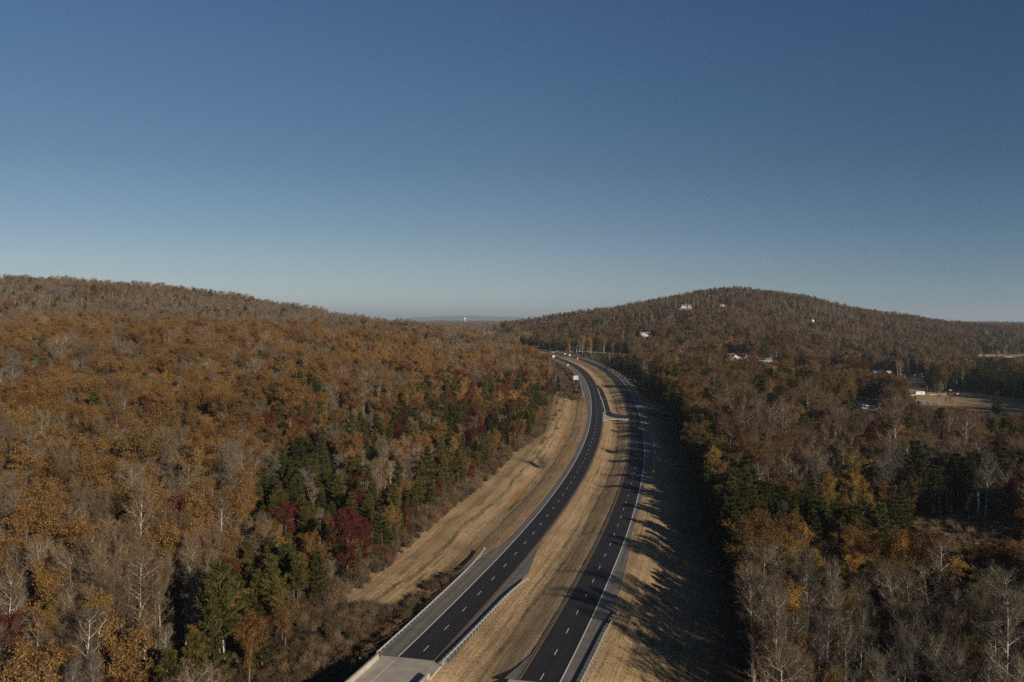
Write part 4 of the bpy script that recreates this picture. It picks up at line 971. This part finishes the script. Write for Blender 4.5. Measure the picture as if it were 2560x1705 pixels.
for v in range(5):          # pines, 16 m, open tiered boughs
    r = np.random.default_rng(500+v); H = 16.; tall = v in (1, 3); c0 = .45 if tall else .10; br = []; tuftP = []; tuftD = []
    T = np.stack([np.cumsum(r.normal(0, .07, 10)), np.cumsum(r.normal(0, .07, 10)), np.linspace(0, H*.98, 10)], 1); T[0, :2] = 0
    seg = [(T[i], T[i+1], .2*(1-i/10)+.015, .2*(1-(i+1)/10)+.015) for i in range(9)]
    whorls = 11 if not tall else 8
    for w_ in range(whorls):
        u = c0+(1-c0)*(w_+.3)/whorls; z = u*H; k = min(int(u/.98*9), 8); base = T[k]+(T[k+1]-T[k])*((z-T[k][2])/(T[k+1][2]-T[k][2]))
        prof = (1-(u-c0)/(1-c0))**(.6 if tall else (.95, .6, .62, .6, .8)[v]); Lb = (4.4 if not tall else 3.8)*(prof*.92+.10)*(1 if w_ > 1 else .8)*r.uniform(.85, 1.1)
        for b_ in range(5 if w_ < whorls-3 else 4):
            az = w_*1.1+b_*2*math.pi/5+r.normal(0, .25); L_ = Lb*r.uniform(.72, 1.15); el = .12+.5*u+r.normal(0, .1)
            dr = np.array([math.cos(az)*math.cos(el), math.sin(az)*math.cos(el), math.sin(el)]); q = base.copy()
            for j in range(4):
                q2 = q+dr*L_/4; br.append((q, q2, .045*(1-j/4.5), .045*(1-(j+1)/4.5))); dr = unit(dr+np.array([0, 0, .10])+r.normal(0, .06, 3))
                if j >= 1:
                    for s_ in (-1, 1, 0, .5):
                        side = unit(np.cross(dr, [0, 0, 1])*s_*.8 + dr*1.0 + r.normal(0, .14, 3)); e_ = q+side*L_*.22*r.uniform(.6, 1.2)
                        for uu in (.45, 1.0): tuftP.append(q*(1-uu)+e_*uu); tuftD.append(unit(side+np.array([0, 0, .35])))
                q = q2
            tuftP.append(q); tuftD.append(dr)
    for _ in range(7): tuftP.append(T[-1]+np.array([0,0,.1])+r.normal(0, .12, 3)); tuftD.append(np.array([0, 0, 1.]))
    P = np.array(tuftP); D = np.array(tuftD); per = 8; n = len(P)*per; C = np.repeat(P, per, 0)+r.normal(0, .07, (n, 3)); Dn = unit(np.repeat(D, per, 0)+r.normal(0, .38, (n, 3)))
    sd = unit(np.cross(Dn, r.normal(0, 1, (n, 3)))); L_ = r.uniform(.4, .85, (n, 1)); wd = .05
    V = np.stack([C-sd*wd, C+sd*wd, C+Dn*L_+sd*wd*.6, C+Dn*L_-sd*wd*.6], 1).reshape(-1, 3)
    add_variant('pine_tree', [segs_mesh(seg, 6), segs_mesh(br, 3)], [(V, np.arange(n*4).reshape(n, 4))], MB_pine, MC_pine)
for v in range(4):          # shrubs, 3 m
    r = np.random.default_rng(600+v); sub = []
    for _ in range(38):
        a = r.uniform(0, 6.28); d_ = unit(np.array([math.cos(a)*r.uniform(.1,.7), math.sin(a)*r.uniform(.1,.7), 1])); L_ = r.uniform(1.2, 2.6); c = np.array([r.normal(0,.25), r.normal(0,.25), 0]); e = c+d_*L_*.5; e2 = e+unit(d_+r.normal(0,.25,3))*L_*.5
        sub += [(c, e, .03, .022), (e, e2, .022, .01)]
    tw, ends = twigs(r, sub, 7, .4, .9, .014); parts = tw
    if v % 2: parts = tw+[leaves(r, ends[::2], 3, .12, .16)]
    VAR.setdefault('shrub', []).append((mesh_only('stems', *merge([segs_mesh(sub, 3)]), MB_grey), mesh_only('foliage', *merge(parts), MC_brush)))

# ------------------------------------------------------------------ where the trees stand
pts = []
def band(y0, y1, s):
    yy = np.arange(y0, y1, s); out = []
    for i, y in enumerate(yy):
        x0, x1 = -(.62*max(y, 0)+35), .62*max(y, 0)+120
        xx = np.arange(x0, x1, s) + (s/2 if i % 2 else 0); out.append(np.stack([xx, np.full_like(xx, y)], 1))
    P = np.concatenate(out); return P + rng.uniform(-.48, .48, P.shape)*s, np.full(len(P), s)
xe = []
for yy_ in np.arange(60, 655, 2.6):     # close-set trees along the eastern forest edge
    k = at_y(RC, yy_); o_ = np.interp(yy_, [150, 210, 300, 450, 600], [37, 34, 27, 24, 22]) + rng.uniform(1, 15); xe.append(RC[k]+RN[k]*o_)
pts.append((np.array(xe), np.full(len(xe), 3.)))
for a in ((-40, 330, 4.8), (330, 700, 5.4), (700, 1400, 6.6), (1400, 2700, 9.6), (2700, 5900, 21.)): pts.append(band(*a))
P = np.concatenate([p[0] for p in pts]); SP = np.concatenate([p[1] for p in pts])
gz_, dL, dR, arc_ = ground(P[:, 0], P[:, 1], True)
y = P[:, 1]; eL = np.interp(y, [150, 175, 192, 280, 420, 480, 620, 740, 790, 1100], [-24, -26, -32, -34, -35, -29, -33, -29, -24, -17]) - (vnoise(P[:,0], y, 9, 5)*5)
eR = np.interp(y, [150, 210, 300, 450, 600, 760, 850, 1000], [37, 34, 27, 24, 22, 21, 18, 15]) + vnoise(P[:,0], y, 9, 6)*5
ok = (dL < eL) | (dR > eR) | (arc_ == 0)
ok &= ~((dL > -900) & (dL < 900) & (dL >= eL) & (dR <= eR))
bpx, bpy_ = project(P[:, 0], y, gz_)
for f_ in FIELDS: ok &= ~(inpoly(bpx, bpy_, f_) & (y > 60))
s1 = (np.abs(P[:, 1]-585+4) < 8) & (P[:, 0] > a0[0]-5) & (P[:, 0] < a0[0]+130); ok &= ~s1
for k in range(0, len(S2[0]), 2): ok &= (P[:, 0]-S2[0][k, 0])**2+(P[:, 1]-S2[0][k, 1])**2 > 10.5**2
ok &= ~((y < 168) & (dL > -22) & (dR < 24) & (arc_ > 0))
for hx, hy in HOUSES: ok &= (P[:, 0]-hx)**2+(P[:, 1]-hy)**2 > 11**2
ok &= rng.random(len(P)) > .04
eL_ = eL[ok]; P = P[ok]; SP = SP[ok]; gz_ = gz_[ok]; dL = dL[ok]; dR = dR[ok]; arc_ = arc_[ok]; x, y = P[:, 0], P[:, 1]
mx_, my_ = project(x, np.maximum(y, 1), gz_+9); U = mx_/1.0875; Vv = my_/1.0875
n = len(P); rnd = rng.random(n)
kinds = ['bare_tree', 'oak_tree', 'maple_tree', 'yellow_tree', 'pine_tree']
W = np.tile(np.array([.40, .42, .05, .02, .11]), (n, 1))
infr = y > 60
def zone(poly, w_, extra=None):
    m = inpoly(mx_, my_, poly) & infr
    if extra is not None: m &= extra
    W[m] = w_
left = x < np.interp(y, [0, 200, 400, 700, 900, 1100, 2000], [-10, 0, 30, 60, 60, 40, 0])
W[~left] = [.38, .13, .03, .03, .43]
W[(~left) & (y > 1150)] = [.50, .30, .04, .02, .14]
W[left & (Vv < 752) & (y > 780)] = [.80, .08, .01, .01, .10]
W[left & (y <= 780)] = [.37, .46, .05, .02, .10]
st_n = vnoise(x, y, 75, 61); lf_ = left & (y < 260); st_n = np.where(lf_, .5+.5*st_n, st_n); W[:, 0] *= .45+1.1*st_n; W[:, 1] *= .45+1.1*(1-st_n); W[:, 4] *= .5+1.0*vnoise(x, y, 50, 63)
edge = (dR > 10) & (dR < 50) & (y < 660)
W[edge] = [.05, .06, .05, .02, .82]
zone([(-400,1180),(300,1180),(520,1260),(620,1330),(700,1568),(760,2400),(-900,2400)], [.80,.12,.05,.01,.02])
zone([(-300,1000),(150,1000),(520,1090),(560,1240),(300,1330),(-300,1300)], [.60,.28,.06,.02,.04])
zone([(590,1090),(700,1020),(820,990),(1000,880),(1240,880),(1260,1000),(1200,1070),(1070,1130),(960,1250),(850,1340),(700,1420),(560,1440),(500,1330),(590,1210)], [.11,.12,.17,.02,.58])
zone([(590,1080),(720,1010),(860,960),(900,1010),(880,1120),(780,1180),(640,1230),(580,1160)], [.08,.04,.03,.0,.85])
zone([(830,1060),(900,1030),(1075,1040),(1075,1110),(1000,1180),(880,1150)], [.84,.04,.06,.03,.03])
zone([(570,900),(720,900),(740,1000),(600,1010)], [.18,.22,.04,0,.56])
zone([(740,870),(860,850),(900,940),(860,985),(740,970)], [.72,.2,.02,.02,.04])
zone([(500,1260),(620,1250),(700,1420),(700,1568),(720,1800),(560,1800),(500,1400)], [.25,.12,.2,.03,.40])
zone([(1500,870),(1650,880),(1690,1080),(1780,1130),(1720,1260),(1560,1180),(1470,1000)], [.04,.06,.05,.01,.84])
zone([(1650,940),(2500,940),(2500,1140),(1750,1140),(1660,1040)], [.56,.06,.08,.02,.28])
zone([(1480,780),(1900,780),(1900,860),(1480,850)], [.25,.45,.05,.07,.18])
zone([(1480,850),(1900,850),(1960,950),(1560,930)], [.14,.18,.03,.05,.60])
zone([(740,1170),(850,1160),(880,1330),(760,1350)], [.12,.05,.62,.03,.18])
zone([(1880,850),(2100,850),(2110,930),(1880,940)], [.15,.45,.05,.05,.30])
zone([(1650,1160),(2100,1160),(2120,1270),(1660,1275)], [.03,.01,.01,.01,.94])
zone([(1890,1120),(2000,1110),(2010,1190),(1900,1180)], [.1,.05,0,.85,0])
zone([(1600,1255),(2130,1262),(2130,1335),(1600,1345)], [.04,.20,.02,.72,.02])
zone([(1600,1340),(2130,1330),(2250,1440),(1600,1440)], [.06,.04,.02,.04,.84])
zone([(2100,1180),(2500,1180),(2500,1340),(2130,1320)], [.45,.30,.05,.10,.10])
zone([(1600,1420),(2600,1380),(3200,2400),(1500,2400)], [.86,.03,.02,.03,.06])
zone([(1840,900),(2080,890),(2100,940),(1900,950)], [.2,.2,.05,.05,.5])
zone([(2240,835),(2500,835),(2500,915),(2240,905)], [.05,.1,.0,.0,.85])
zone([(1150,745),(1480,735),(1500,800),(1300,800),(1150,775)], [.25,.3,.05,.05,.35])
zone([(1900,790),(2500,770),(2500,840),(1960,860)], [.3,.22,.05,.03,.4])
le = (dL < 0) & (dL > eL_[:]-12) & (y < 700) & (y > 150); W[le] = [.10, .24, .20, .04, .42]
Wc = np.cumsum(W/W.sum(1, keepdims=True), 1); clump = vnoise(x, y, 23, 12)
sel = np.clip(rnd*.62 + (.38)*(vnoise(x, y, 14, 21)), 0, .9999)
# decorrelate: rank-preserving mixture keeps the shares roughly while letting kinds clump together
order = np.argsort(sel); rk = np.empty(n); rk[order] = (np.arange(n)+.5)/n
u_ = np.where(rng.random(n) < .45, rk, rnd)
kidx = (u_[:, None] > Wc).sum(1).clip(0, 4)
size = rng.uniform(.66, 1.03, n)*(.88+.2*vnoise(x, y, 60, 31)); size *= np.where((rng.random(n) < .10) & (y < 800), 1.28, np.where(rng.random(n) < .15, .75, 1.0))
young = inpoly(mx_, my_, [(570,1000),(900,940),(1260,880),(1260,1010),(1070,1130),(940,1290),(760,1420),(600,1440),(500,1300),(580,1100)]) & infr & left
size[young] *= .72
rb = inpoly(mx_, my_, [(1600,1150),(2140,1150),(2150,1400),(1600,1400)]) & infr; size[rb] *= .85
size[(kidx == 4) & ~(left & (y < 520))] *= 1.2; size[(kidx == 1) & (y < 900)] *= 1.15; size[(kidx == 2)] *= 1.15; mz = (~left) & (y > 380) & (y < 1150); size[mz] *= 1.12; size[le & (kidx != 4)] *= .7; size[(kidx == 4) & left & (y < 520)] *= 1.17; size[young & (kidx == 0)] *= .9; size[kidx == 3] *= 1.12
mr = (~left) & (y < 320) & (kidx == 0) & (my_ < 1400*1.0875); size[mr] *= .8
size[edge] = np.clip(size[edge]*1.14, .86, 1.2); size[edge & (y < 262)] *= .95
size[(y > 2700)] *= 1.35
nearrail = (y > 690) & (y < 1120) & (dL < 0) & (dL > -34) & (arc_ > 0); size[nearrail] *= .5
far2 = (~left) & (y > 1300); size[far2] *= .9
# low growth where the photograph looks over the trees to houses, fields and the far road
alive = np.ones(n, bool); alive[mz & (rng.random(n) < .14)] = False
VIS = [(f_, 1e9, 6) for f_ in FIELDS] + [([(u-w_, v0), (u+w_, v0), (u+w_, v1), (u-w_, v1)], zd, 7) for u, w_, v0, v1, zd in SEEN]
VIS.append(([(1222,797),(1290,796),(1445,802),(1450,814),(1400,814),(1300,811),(1240,811)], 1136, 3))
VIS.append(([(2074,1066),(2084,1066),(2084,1110),(2074,1110)], 455, 3))
tall_ = np.array([20., 17.5, 14., 16., 16.])[kidx]*1.03
for f_, zd, pad_ in VIS:
    poly = np.array(f_, float)*1.0875; u0, u1 = poly[:, 0].min()-pad_, poly[:, 0].max()+pad_
    c_ = np.where((y > 60) & (y < zd-4) & (mx_ > u0) & (mx_ < u1))[0]
    uu = np.clip(mx_[c_], poly[:, 0].min()+.5, poly[:, 0].max()-.5); v1 = np.full(len(c_), -1e9); v0 = np.full(len(c_), 1e9); jj = len(poly)-1
    for ii_ in range(len(poly)):
        (xa, ya), (xb, yb) = poly[jj], poly[ii_]
        if abs(xb-xa) > 1e-6:
            t_ = (uu-xa)/(xb-xa); m_ = (t_ >= 0) & (t_ <= 1); vv = ya+(yb-ya)*t_; v1 = np.where(m_, np.maximum(v1, vv), v1); v0 = np.where(m_, np.minimum(v0, vv), v0)
        jj = ii_
    infront = (YH + F*(CAMZ-gz_[c_])/y[c_] > v1+1) & (v1 > 0)
    allow = (CAMZ-(v1-YH-.5)*y[c_]/F - gz_[c_])/tall_[c_]
    m_ = infront & (allow < size[c_]); size[c_[m_]] = allow[m_]*rng.uniform(.82, 1.0, m_.sum())
sunny = ((x-158)/30)**2 + ((y-252)/26)**2 < 1; size[sunny] *= .5; size[((x-185)/26)**2 + ((y-225)/24)**2 < 1] *= .7
alive &= size > .22; size = np.where((size < .5) & (rng.random(n) < .3), size*.8, size)
hue = np.clip(.5 + (vnoise(x, y, 55, 41)-.5)*.7 + rng.normal(0, .16, n), 0, 1)
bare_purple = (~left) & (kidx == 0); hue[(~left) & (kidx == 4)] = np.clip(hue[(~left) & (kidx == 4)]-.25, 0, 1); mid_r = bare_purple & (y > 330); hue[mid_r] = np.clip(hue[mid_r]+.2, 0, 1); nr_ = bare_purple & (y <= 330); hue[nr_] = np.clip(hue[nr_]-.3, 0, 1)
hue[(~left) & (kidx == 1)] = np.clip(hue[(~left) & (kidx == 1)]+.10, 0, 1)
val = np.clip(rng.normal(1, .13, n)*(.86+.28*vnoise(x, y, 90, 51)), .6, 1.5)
val[~left] *= np.array([.68, .68, .75, 1.1, .95])[kidx[~left]]  # right woods: most crowns darkened in colour for side-lit shade and corner falloff
var = np.array([rng.integers(0, len(VAR[kinds[k]])) for k in kidx])
tallpine = (kidx == 4) & ((Vv < 760) & left); var[tallpine] = rng.choice([1, 3], tallpine.sum())
rot = rng.uniform(0, 2*math.pi, n); tilt = rng.normal(0, .035, (n, 2))

# nothing of a tree deep behind a ridge shows: leave those out
keep = alive.copy(); ang = (gz_+18-CAMZ)/np.maximum(y, 1); gang = (gz_+5-CAMZ)/np.maximum(y, 1); bins = np.clip((mx_+600)/3760*500, 0, 499).astype(int)
hz = np.full(500, -9.); 
for i in np.argsort(y):
    if y[i] < 60: continue
    b = bins[i]
    if ang[i] < hz[b]-.008: keep[i] = False
    if gang[i] > hz[b]: hz[b] = gang[i]
print('trees', n, 'kept', keep.sum())
inview = (y > 60) & (mx_ > -60) & (mx_ < 2620)
topv = YH + F*(CAMZ-gz_-17*size)/np.maximum(y, 1); inview &= topv < 1700
indiv = np.zeros(n, bool)
for k in range(5):
    c = np.where(keep & inview & (kidx == k))[0]; c = c[np.argsort(y[c])][:300]; indiv[c] = True

# shrubs: the brush in the ravine, at the foot of the cutting, on the clay bank, and under the bare trees
SH = []
def shr(x0, y0, s_, m=None): SH.append((x0, y0, s_, m))
for _ in range(2600):
    yy = rng.uniform(150, 232); k = at_y(LC, yy); o_ = rng.uniform(-40, -10.5); p = LC[k]+LN[k]*o_
    if o_ < np.interp(yy, [188, 200, 232], [-44, -21, -12]): continue
    if vnoise(np.array([p[0]]), np.array([p[1]]), 7, 3)[0] > .33: shr(p[0], p[1], rng.uniform(.3, .85))
for _ in range(620):
    yy = rng.uniform(655, 1120); k = at_y(LC, yy); p = LC[k]+LN[k]*rng.uniform(-26, -11.5); shr(p[0], p[1], rng.uniform(.5, 1.3))
for _ in range(500):
    yy = rng.uniform(640, 1120); k = at_y(RC, yy); p = RC[k]+RN[k]*(13+abs(rng.normal(0, 8))); shr(p[0], p[1], rng.uniform(.3, 1.1))
for _ in range(1000):          # fringe under the forest edges
    yy = rng.uniform(190, 640); k = at_y(LC, yy); o_ = np.interp(yy, [150, 200, 280, 420, 480, 620], [-31, -31, -34, -35, -29, -33]); p = LC[k]+LN[k]*(o_-rng.uniform(-2, 5)); shr(p[0], p[1], rng.uniform(.5, 1.5))
for _ in range(420):
    yy = rng.uniform(190, 640); k = at_y(RC, yy); o_ = np.interp(yy, [150, 210, 300, 450, 600], [37, 35, 28, 25, 27]); p = RC[k]+RN[k]*(o_+rng.uniform(-2, 6)); shr(p[0], p[1], rng.uniform(.3, 1.0))
for _ in range(700):
    px, py = rng.uniform(2080, 2500)*1.0875, rng.uniform(1160, 1330)*1.0875; X_, Y_ = (px-CX)/F*F*(CAMZ+2)/(py-YH), F*(CAMZ+2)/(py-YH); shr(X_, Y_, rng.uniform(.35, .9))
for px, py, s_ in ((1296,1040,.9),(1290,1052,.8),(1306,1030,.9),(1300,1075,.7),(1284,1062,.7),(1298,1010,.9),(1303,1000,.6),(1290,990,.6)):
    X_, Y_, _z = at(px*1.0875-20, py*1.0); shr(X_, Y_, s_)
SH = np.array([(a, b, c) for a, b, c, _ in SH])
MU = 5200                                       # low growth among the trunks
ux = rng.uniform(-1, 1, MU*2); uy = rng.uniform(100, 520, MU*2); ux = ux*(.6*uy+20); _, uL, uR, _ = ground(ux, uy, True)
m = (uL < np.interp(uy, [150, 420, 480, 620], [-33, -37, -31, -35])) | (uR > np.interp(uy, [150, 210, 300, 450], [39, 37, 30, 28])); UX, UY = ux[m][:MU], uy[m][:MU]
_, sL, sR, _ = ground(SH[:, 0], SH[:, 1], True); okS = ~((sL > -9.3) & (sR < 9.3)); SH = SH[okS]; SHz = ground(SH[:, 0], SH[:, 1]) - .05
spx, spy = project(SH[:, 0], SH[:, 1], SHz+1); big = SH[:, 2]*3/SH[:, 1]; vis = (spx > 0) & (spx < 2560) & (spy < 1700)
sord = np.argsort(-big*vis)[:260]; s_ind = np.zeros(len(SH), bool); s_ind[sord] = True

# ------------------------------------------------------------------ names that tell the trees apart
def ordinal(k):
    return f"{k}{'th' if 10 <= k % 100 <= 20 else {1:'st',2:'nd',3:'rd'}.get(k % 10, 'th')}"
DESC = {'bare_tree': ['pale-trunked leafless', 'leafless grey', 'forking bare', 'tall slender bare', 'thin-leaved grey', 'spreading leafless', 'straight bare'],
        'oak_tree': ['russet-leaved', 'thin russet', 'full amber-brown', 'rusty orange', 'sparse brown-leaved', 'broad russet'],
        'maple_tree': ['crimson', 'dark red', 'wine-red'], 'yellow_tree': ['golden', 'yellow-brown', 'amber'],
        'pine_tree': ['bushy green', 'high-crowned green', 'olive green', 'slim high-crowned', 'dense green'], 'shrub': ['twiggy brown', 'leafy brown', 'tangled grey', 'leafy tan']}
WORD = {'bare_tree': 'tree', 'oak_tree': 'oak', 'maple_tree': 'maple', 'yellow_tree': 'tree', 'pine_tree': 'pine', 'shrub': 'shrub'}
ROWS = ['in the lowest row', 'in the second row up', 'in the third row up', 'in the fourth row up', 'in the fifth row up', 'in the sixth row up', 'in the seventh row up', 'in the eighth row up']
def name_them(kind, idx, px, v_, lf, sz, va):
    """idx sorted; rows by height in view, counted outwards from the highway"""
    labs = {}
    for side in (True, False):
        s_ = [i for i in range(len(idx)) if lf[i] == side]
        s_.sort(key=lambda i: -v_[i]); per = max(8, math.ceil(len(s_)/8))
        for r_ in range(0, len(s_), per):
            row = s_[r_:r_+per]; row.sort(key=lambda i: -px[i] if side else px[i])
            for c_, i in enumerate(row):
                siz = 'tall' if sz[i] > 1.03 else 'small' if sz[i] < .78 else ''
                dsc = DESC[kind][va[i] % len(DESC[kind])]
                if siz and siz in dsc: siz = ''
                wood = 'left' if side else 'right'
                labs[i] = f"{siz} {dsc} {WORD[kind]}, {ordinal(c_+1)} from the highway {ROWS[min(r_//per, 7)]}, {wood} woods".strip()
    return labs
GROUP = {'bare_tree': 'leafless trees in the woods', 'oak_tree': 'russet oaks in the woods', 'maple_tree': 'red maples in the woods', 'yellow_tree': 'golden trees in the woods', 'pine_tree': 'pines in the woods', 'shrub': 'shrubs of the roadside brush'}
PARTN = {'shrub': ('stems', 'foliage')}
src = {}
def plant(kind, v, x_, y_, z_, s_, rz, tl_, hu, vl, label):
    key = (kind, v); pn = PARTN.get(kind, ('trunk', 'crown'))
    root = bpy.data.objects.new(kind, None); COL.objects.link(root); root.empty_display_size = .3
    root.location = (float(x_), float(y_), float(z_)-.15); root.rotation_euler = (float(tl_[0]), float(tl_[1]), float(rz)); root.scale = (float(s_),)*3
    tag(root, label, {'bare_tree': 'bare tree', 'oak_tree': 'oak tree', 'maple_tree': 'maple tree', 'yellow_tree': 'yellow tree', 'pine_tree': 'pine tree', 'shrub': 'shrub'}[kind], GROUP[kind])
    for nm, me in zip(pn, VAR[kind][v]):
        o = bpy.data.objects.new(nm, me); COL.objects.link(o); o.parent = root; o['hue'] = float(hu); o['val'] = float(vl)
        src.setdefault(key, []).append(o)
for k, kind in enumerate(kinds):
    idx = np.where(indiv & (kidx == k))[0]
    labs = name_them(kind, idx, mx_[idx], my_[idx], left[idx], size[idx], var[idx])
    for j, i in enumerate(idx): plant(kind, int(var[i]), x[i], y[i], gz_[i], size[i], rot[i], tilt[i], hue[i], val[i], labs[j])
sidx = np.where(s_ind)[0]; svar = rng.integers(0, 4, len(SH)); shue = rng.random(len(SH)); sval = rng.uniform(.7, 1.2, len(SH)); srot = rng.uniform(0, 6.28, len(SH))
labs = name_them('shrub', sidx, spx[sidx], spy[sidx], sL[okS][sidx] < -9, SH[sidx, 2]*1.2, svar[sidx])
for j, i in enumerate(sidx): plant('shrub', int(svar[i]), SH[i, 0], SH[i, 1], SHz[i], SH[i, 2], srot[i], (0, 0), shue[i], sval[i], labs[j])
for px_, py_, sz_, lb_ in ((868, 1452, 1.15, 'big dark red maple at the edge of the left woods above the brush'), (905, 1425, .85, 'smaller red maple just behind the big dark red one, left woods edge')):
    X_, Y_, Z_ = at(px_, py_); plant('maple_tree', 1, X_, Y_, Z_, sz_, .8, (0, 0), .35, .95, lb_)
X_, Y_, Z_ = at(1354, 1172); plant('shrub', 1, X_, Y_, Z_, 2.7, 1, (0, 0), .5, .95, 'lone round brown bush standing in the mown grass west of the highway')

# ------------------------------------------------------------------ the rest of the woods: one object for each kind
def scatter(name, kind, X, Y, Z, S, RZ, TL, HU, VA, VR):
    me = bpy.data.meshes.new(name); me.vertices.add(len(X)); me.vertices.foreach_set('co', np.stack([X, Y, Z-.15], 1).astype(np.float32).ravel())
    o = bpy.data.objects.new(name, me); COL.objects.link(o); tag(o, kind='stuff')
    add_attr(o, 'hue', HU); add_attr(o, 'val', VA); add_attr(o, 'variant', VR, 'INT'); add_attr(o, 'size', S)
    add_attr(o, 'rot', np.stack([TL[:, 0], TL[:, 1], RZ], 1), 'FLOAT_VECTOR')
    ng = bpy.data.node_groups.new(name, 'GeometryNodeTree'); ng.interface.new_socket('Geometry', in_out='INPUT', socket_type='NodeSocketGeometry'); ng.interface.new_socket('Geometry', in_out='OUTPUT', socket_type='NodeSocketGeometry')
    Nn = ng.nodes; Ln = ng.links; gi = Nn.new('NodeGroupInput'); gout = Nn.new('NodeGroupOutput'); jn = Nn.new('GeometryNodeJoinGeometry')
    def at_(nm, tp): a = Nn.new('GeometryNodeInputNamedAttribute'); a.data_type = tp; a.inputs['Name'].default_value = nm; return a.outputs[0]
    va_, sz_, ro_ = at_('variant', 'INT'), at_('size', 'FLOAT'), at_('rot', 'FLOAT_VECTOR')
    for v in range(len(VAR[kind])):
        if (kind, v) not in src: continue
        j2 = Nn.new('GeometryNodeJoinGeometry')
        for ob in src[(kind, v)][:2]:
            oi = Nn.new('GeometryNodeObjectInfo'); oi.transform_space = 'ORIGINAL'; oi.inputs[0].default_value = ob; oi.inputs['As Instance'].default_value = False
            Ln.new(oi.outputs['Geometry'], j2.inputs[0])
        cp = Nn.new('FunctionNodeCompare'); cp.data_type = 'INT'; cp.operation = 'EQUAL'; Ln.new(va_, cp.inputs[2]); cp.inputs[3].default_value = v
        ip_ = Nn.new('GeometryNodeInstanceOnPoints'); Ln.new(gi.outputs[0], ip_.inputs['Points']); Ln.new(cp.outputs[0], ip_.inputs['Selection']); Ln.new(j2.outputs[0], ip_.inputs['Instance'])
        Ln.new(ro_, ip_.inputs['Rotation']); Ln.new(sz_, ip_.inputs['Scale']); Ln.new(ip_.outputs[0], jn.inputs[0])
    Ln.new(jn.outputs[0], gout.inputs[0])
    md = o.modifiers.new('scatter', 'NODES'); md.node_group = ng
    return o
STUFFN = ['leafless_woodland', 'oak_woodland', 'maple_woodland', 'golden_woodland', 'pine_woodland']
for k, kind in enumerate(kinds):
    i = np.where(keep & ~indiv & (kidx == k))[0]
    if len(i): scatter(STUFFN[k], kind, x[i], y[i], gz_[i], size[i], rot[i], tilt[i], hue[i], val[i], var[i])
i = np.where(~s_ind)[0]; UZ = ground(UX, UY); mU = len(UX)
scatter('undergrowth', 'shrub', np.append(SH[i, 0], UX), np.append(SH[i, 1], UY), np.append(SHz[i], UZ), np.append(SH[i, 2], rng.uniform(.4, 1.25, mU)), rng.uniform(0, 6.28, len(i)+mU),
        np.zeros((len(i)+mU, 2)), rng.random(len(i)+mU), rng.uniform(.6, 1.1, len(i)+mU), rng.integers(0, 4, len(i)+mU))
# ------------------------------------------------------------------ haze
hb_ = MB().box(-60000, 60000, -4000, 66000, -60, 420)
mh = bpy.data.materials.new('haze'); mh.use_nodes = True; th = mh.node_tree; th.nodes.clear()
pv = th.nodes.new('ShaderNodeVolumePrincipled'); oh = th.nodes.new('ShaderNodeOutputMaterial'); th.links.new(pv.outputs[0], oh.inputs['Volume'])
pv.inputs['Color'].default_value = (.70, .86, 1, 1); pv.inputs['Density'].default_value = 5.0e-5; pv.inputs['Anisotropy'].default_value = .1
tag(hb_.build('haze', mh), kind='stuff')
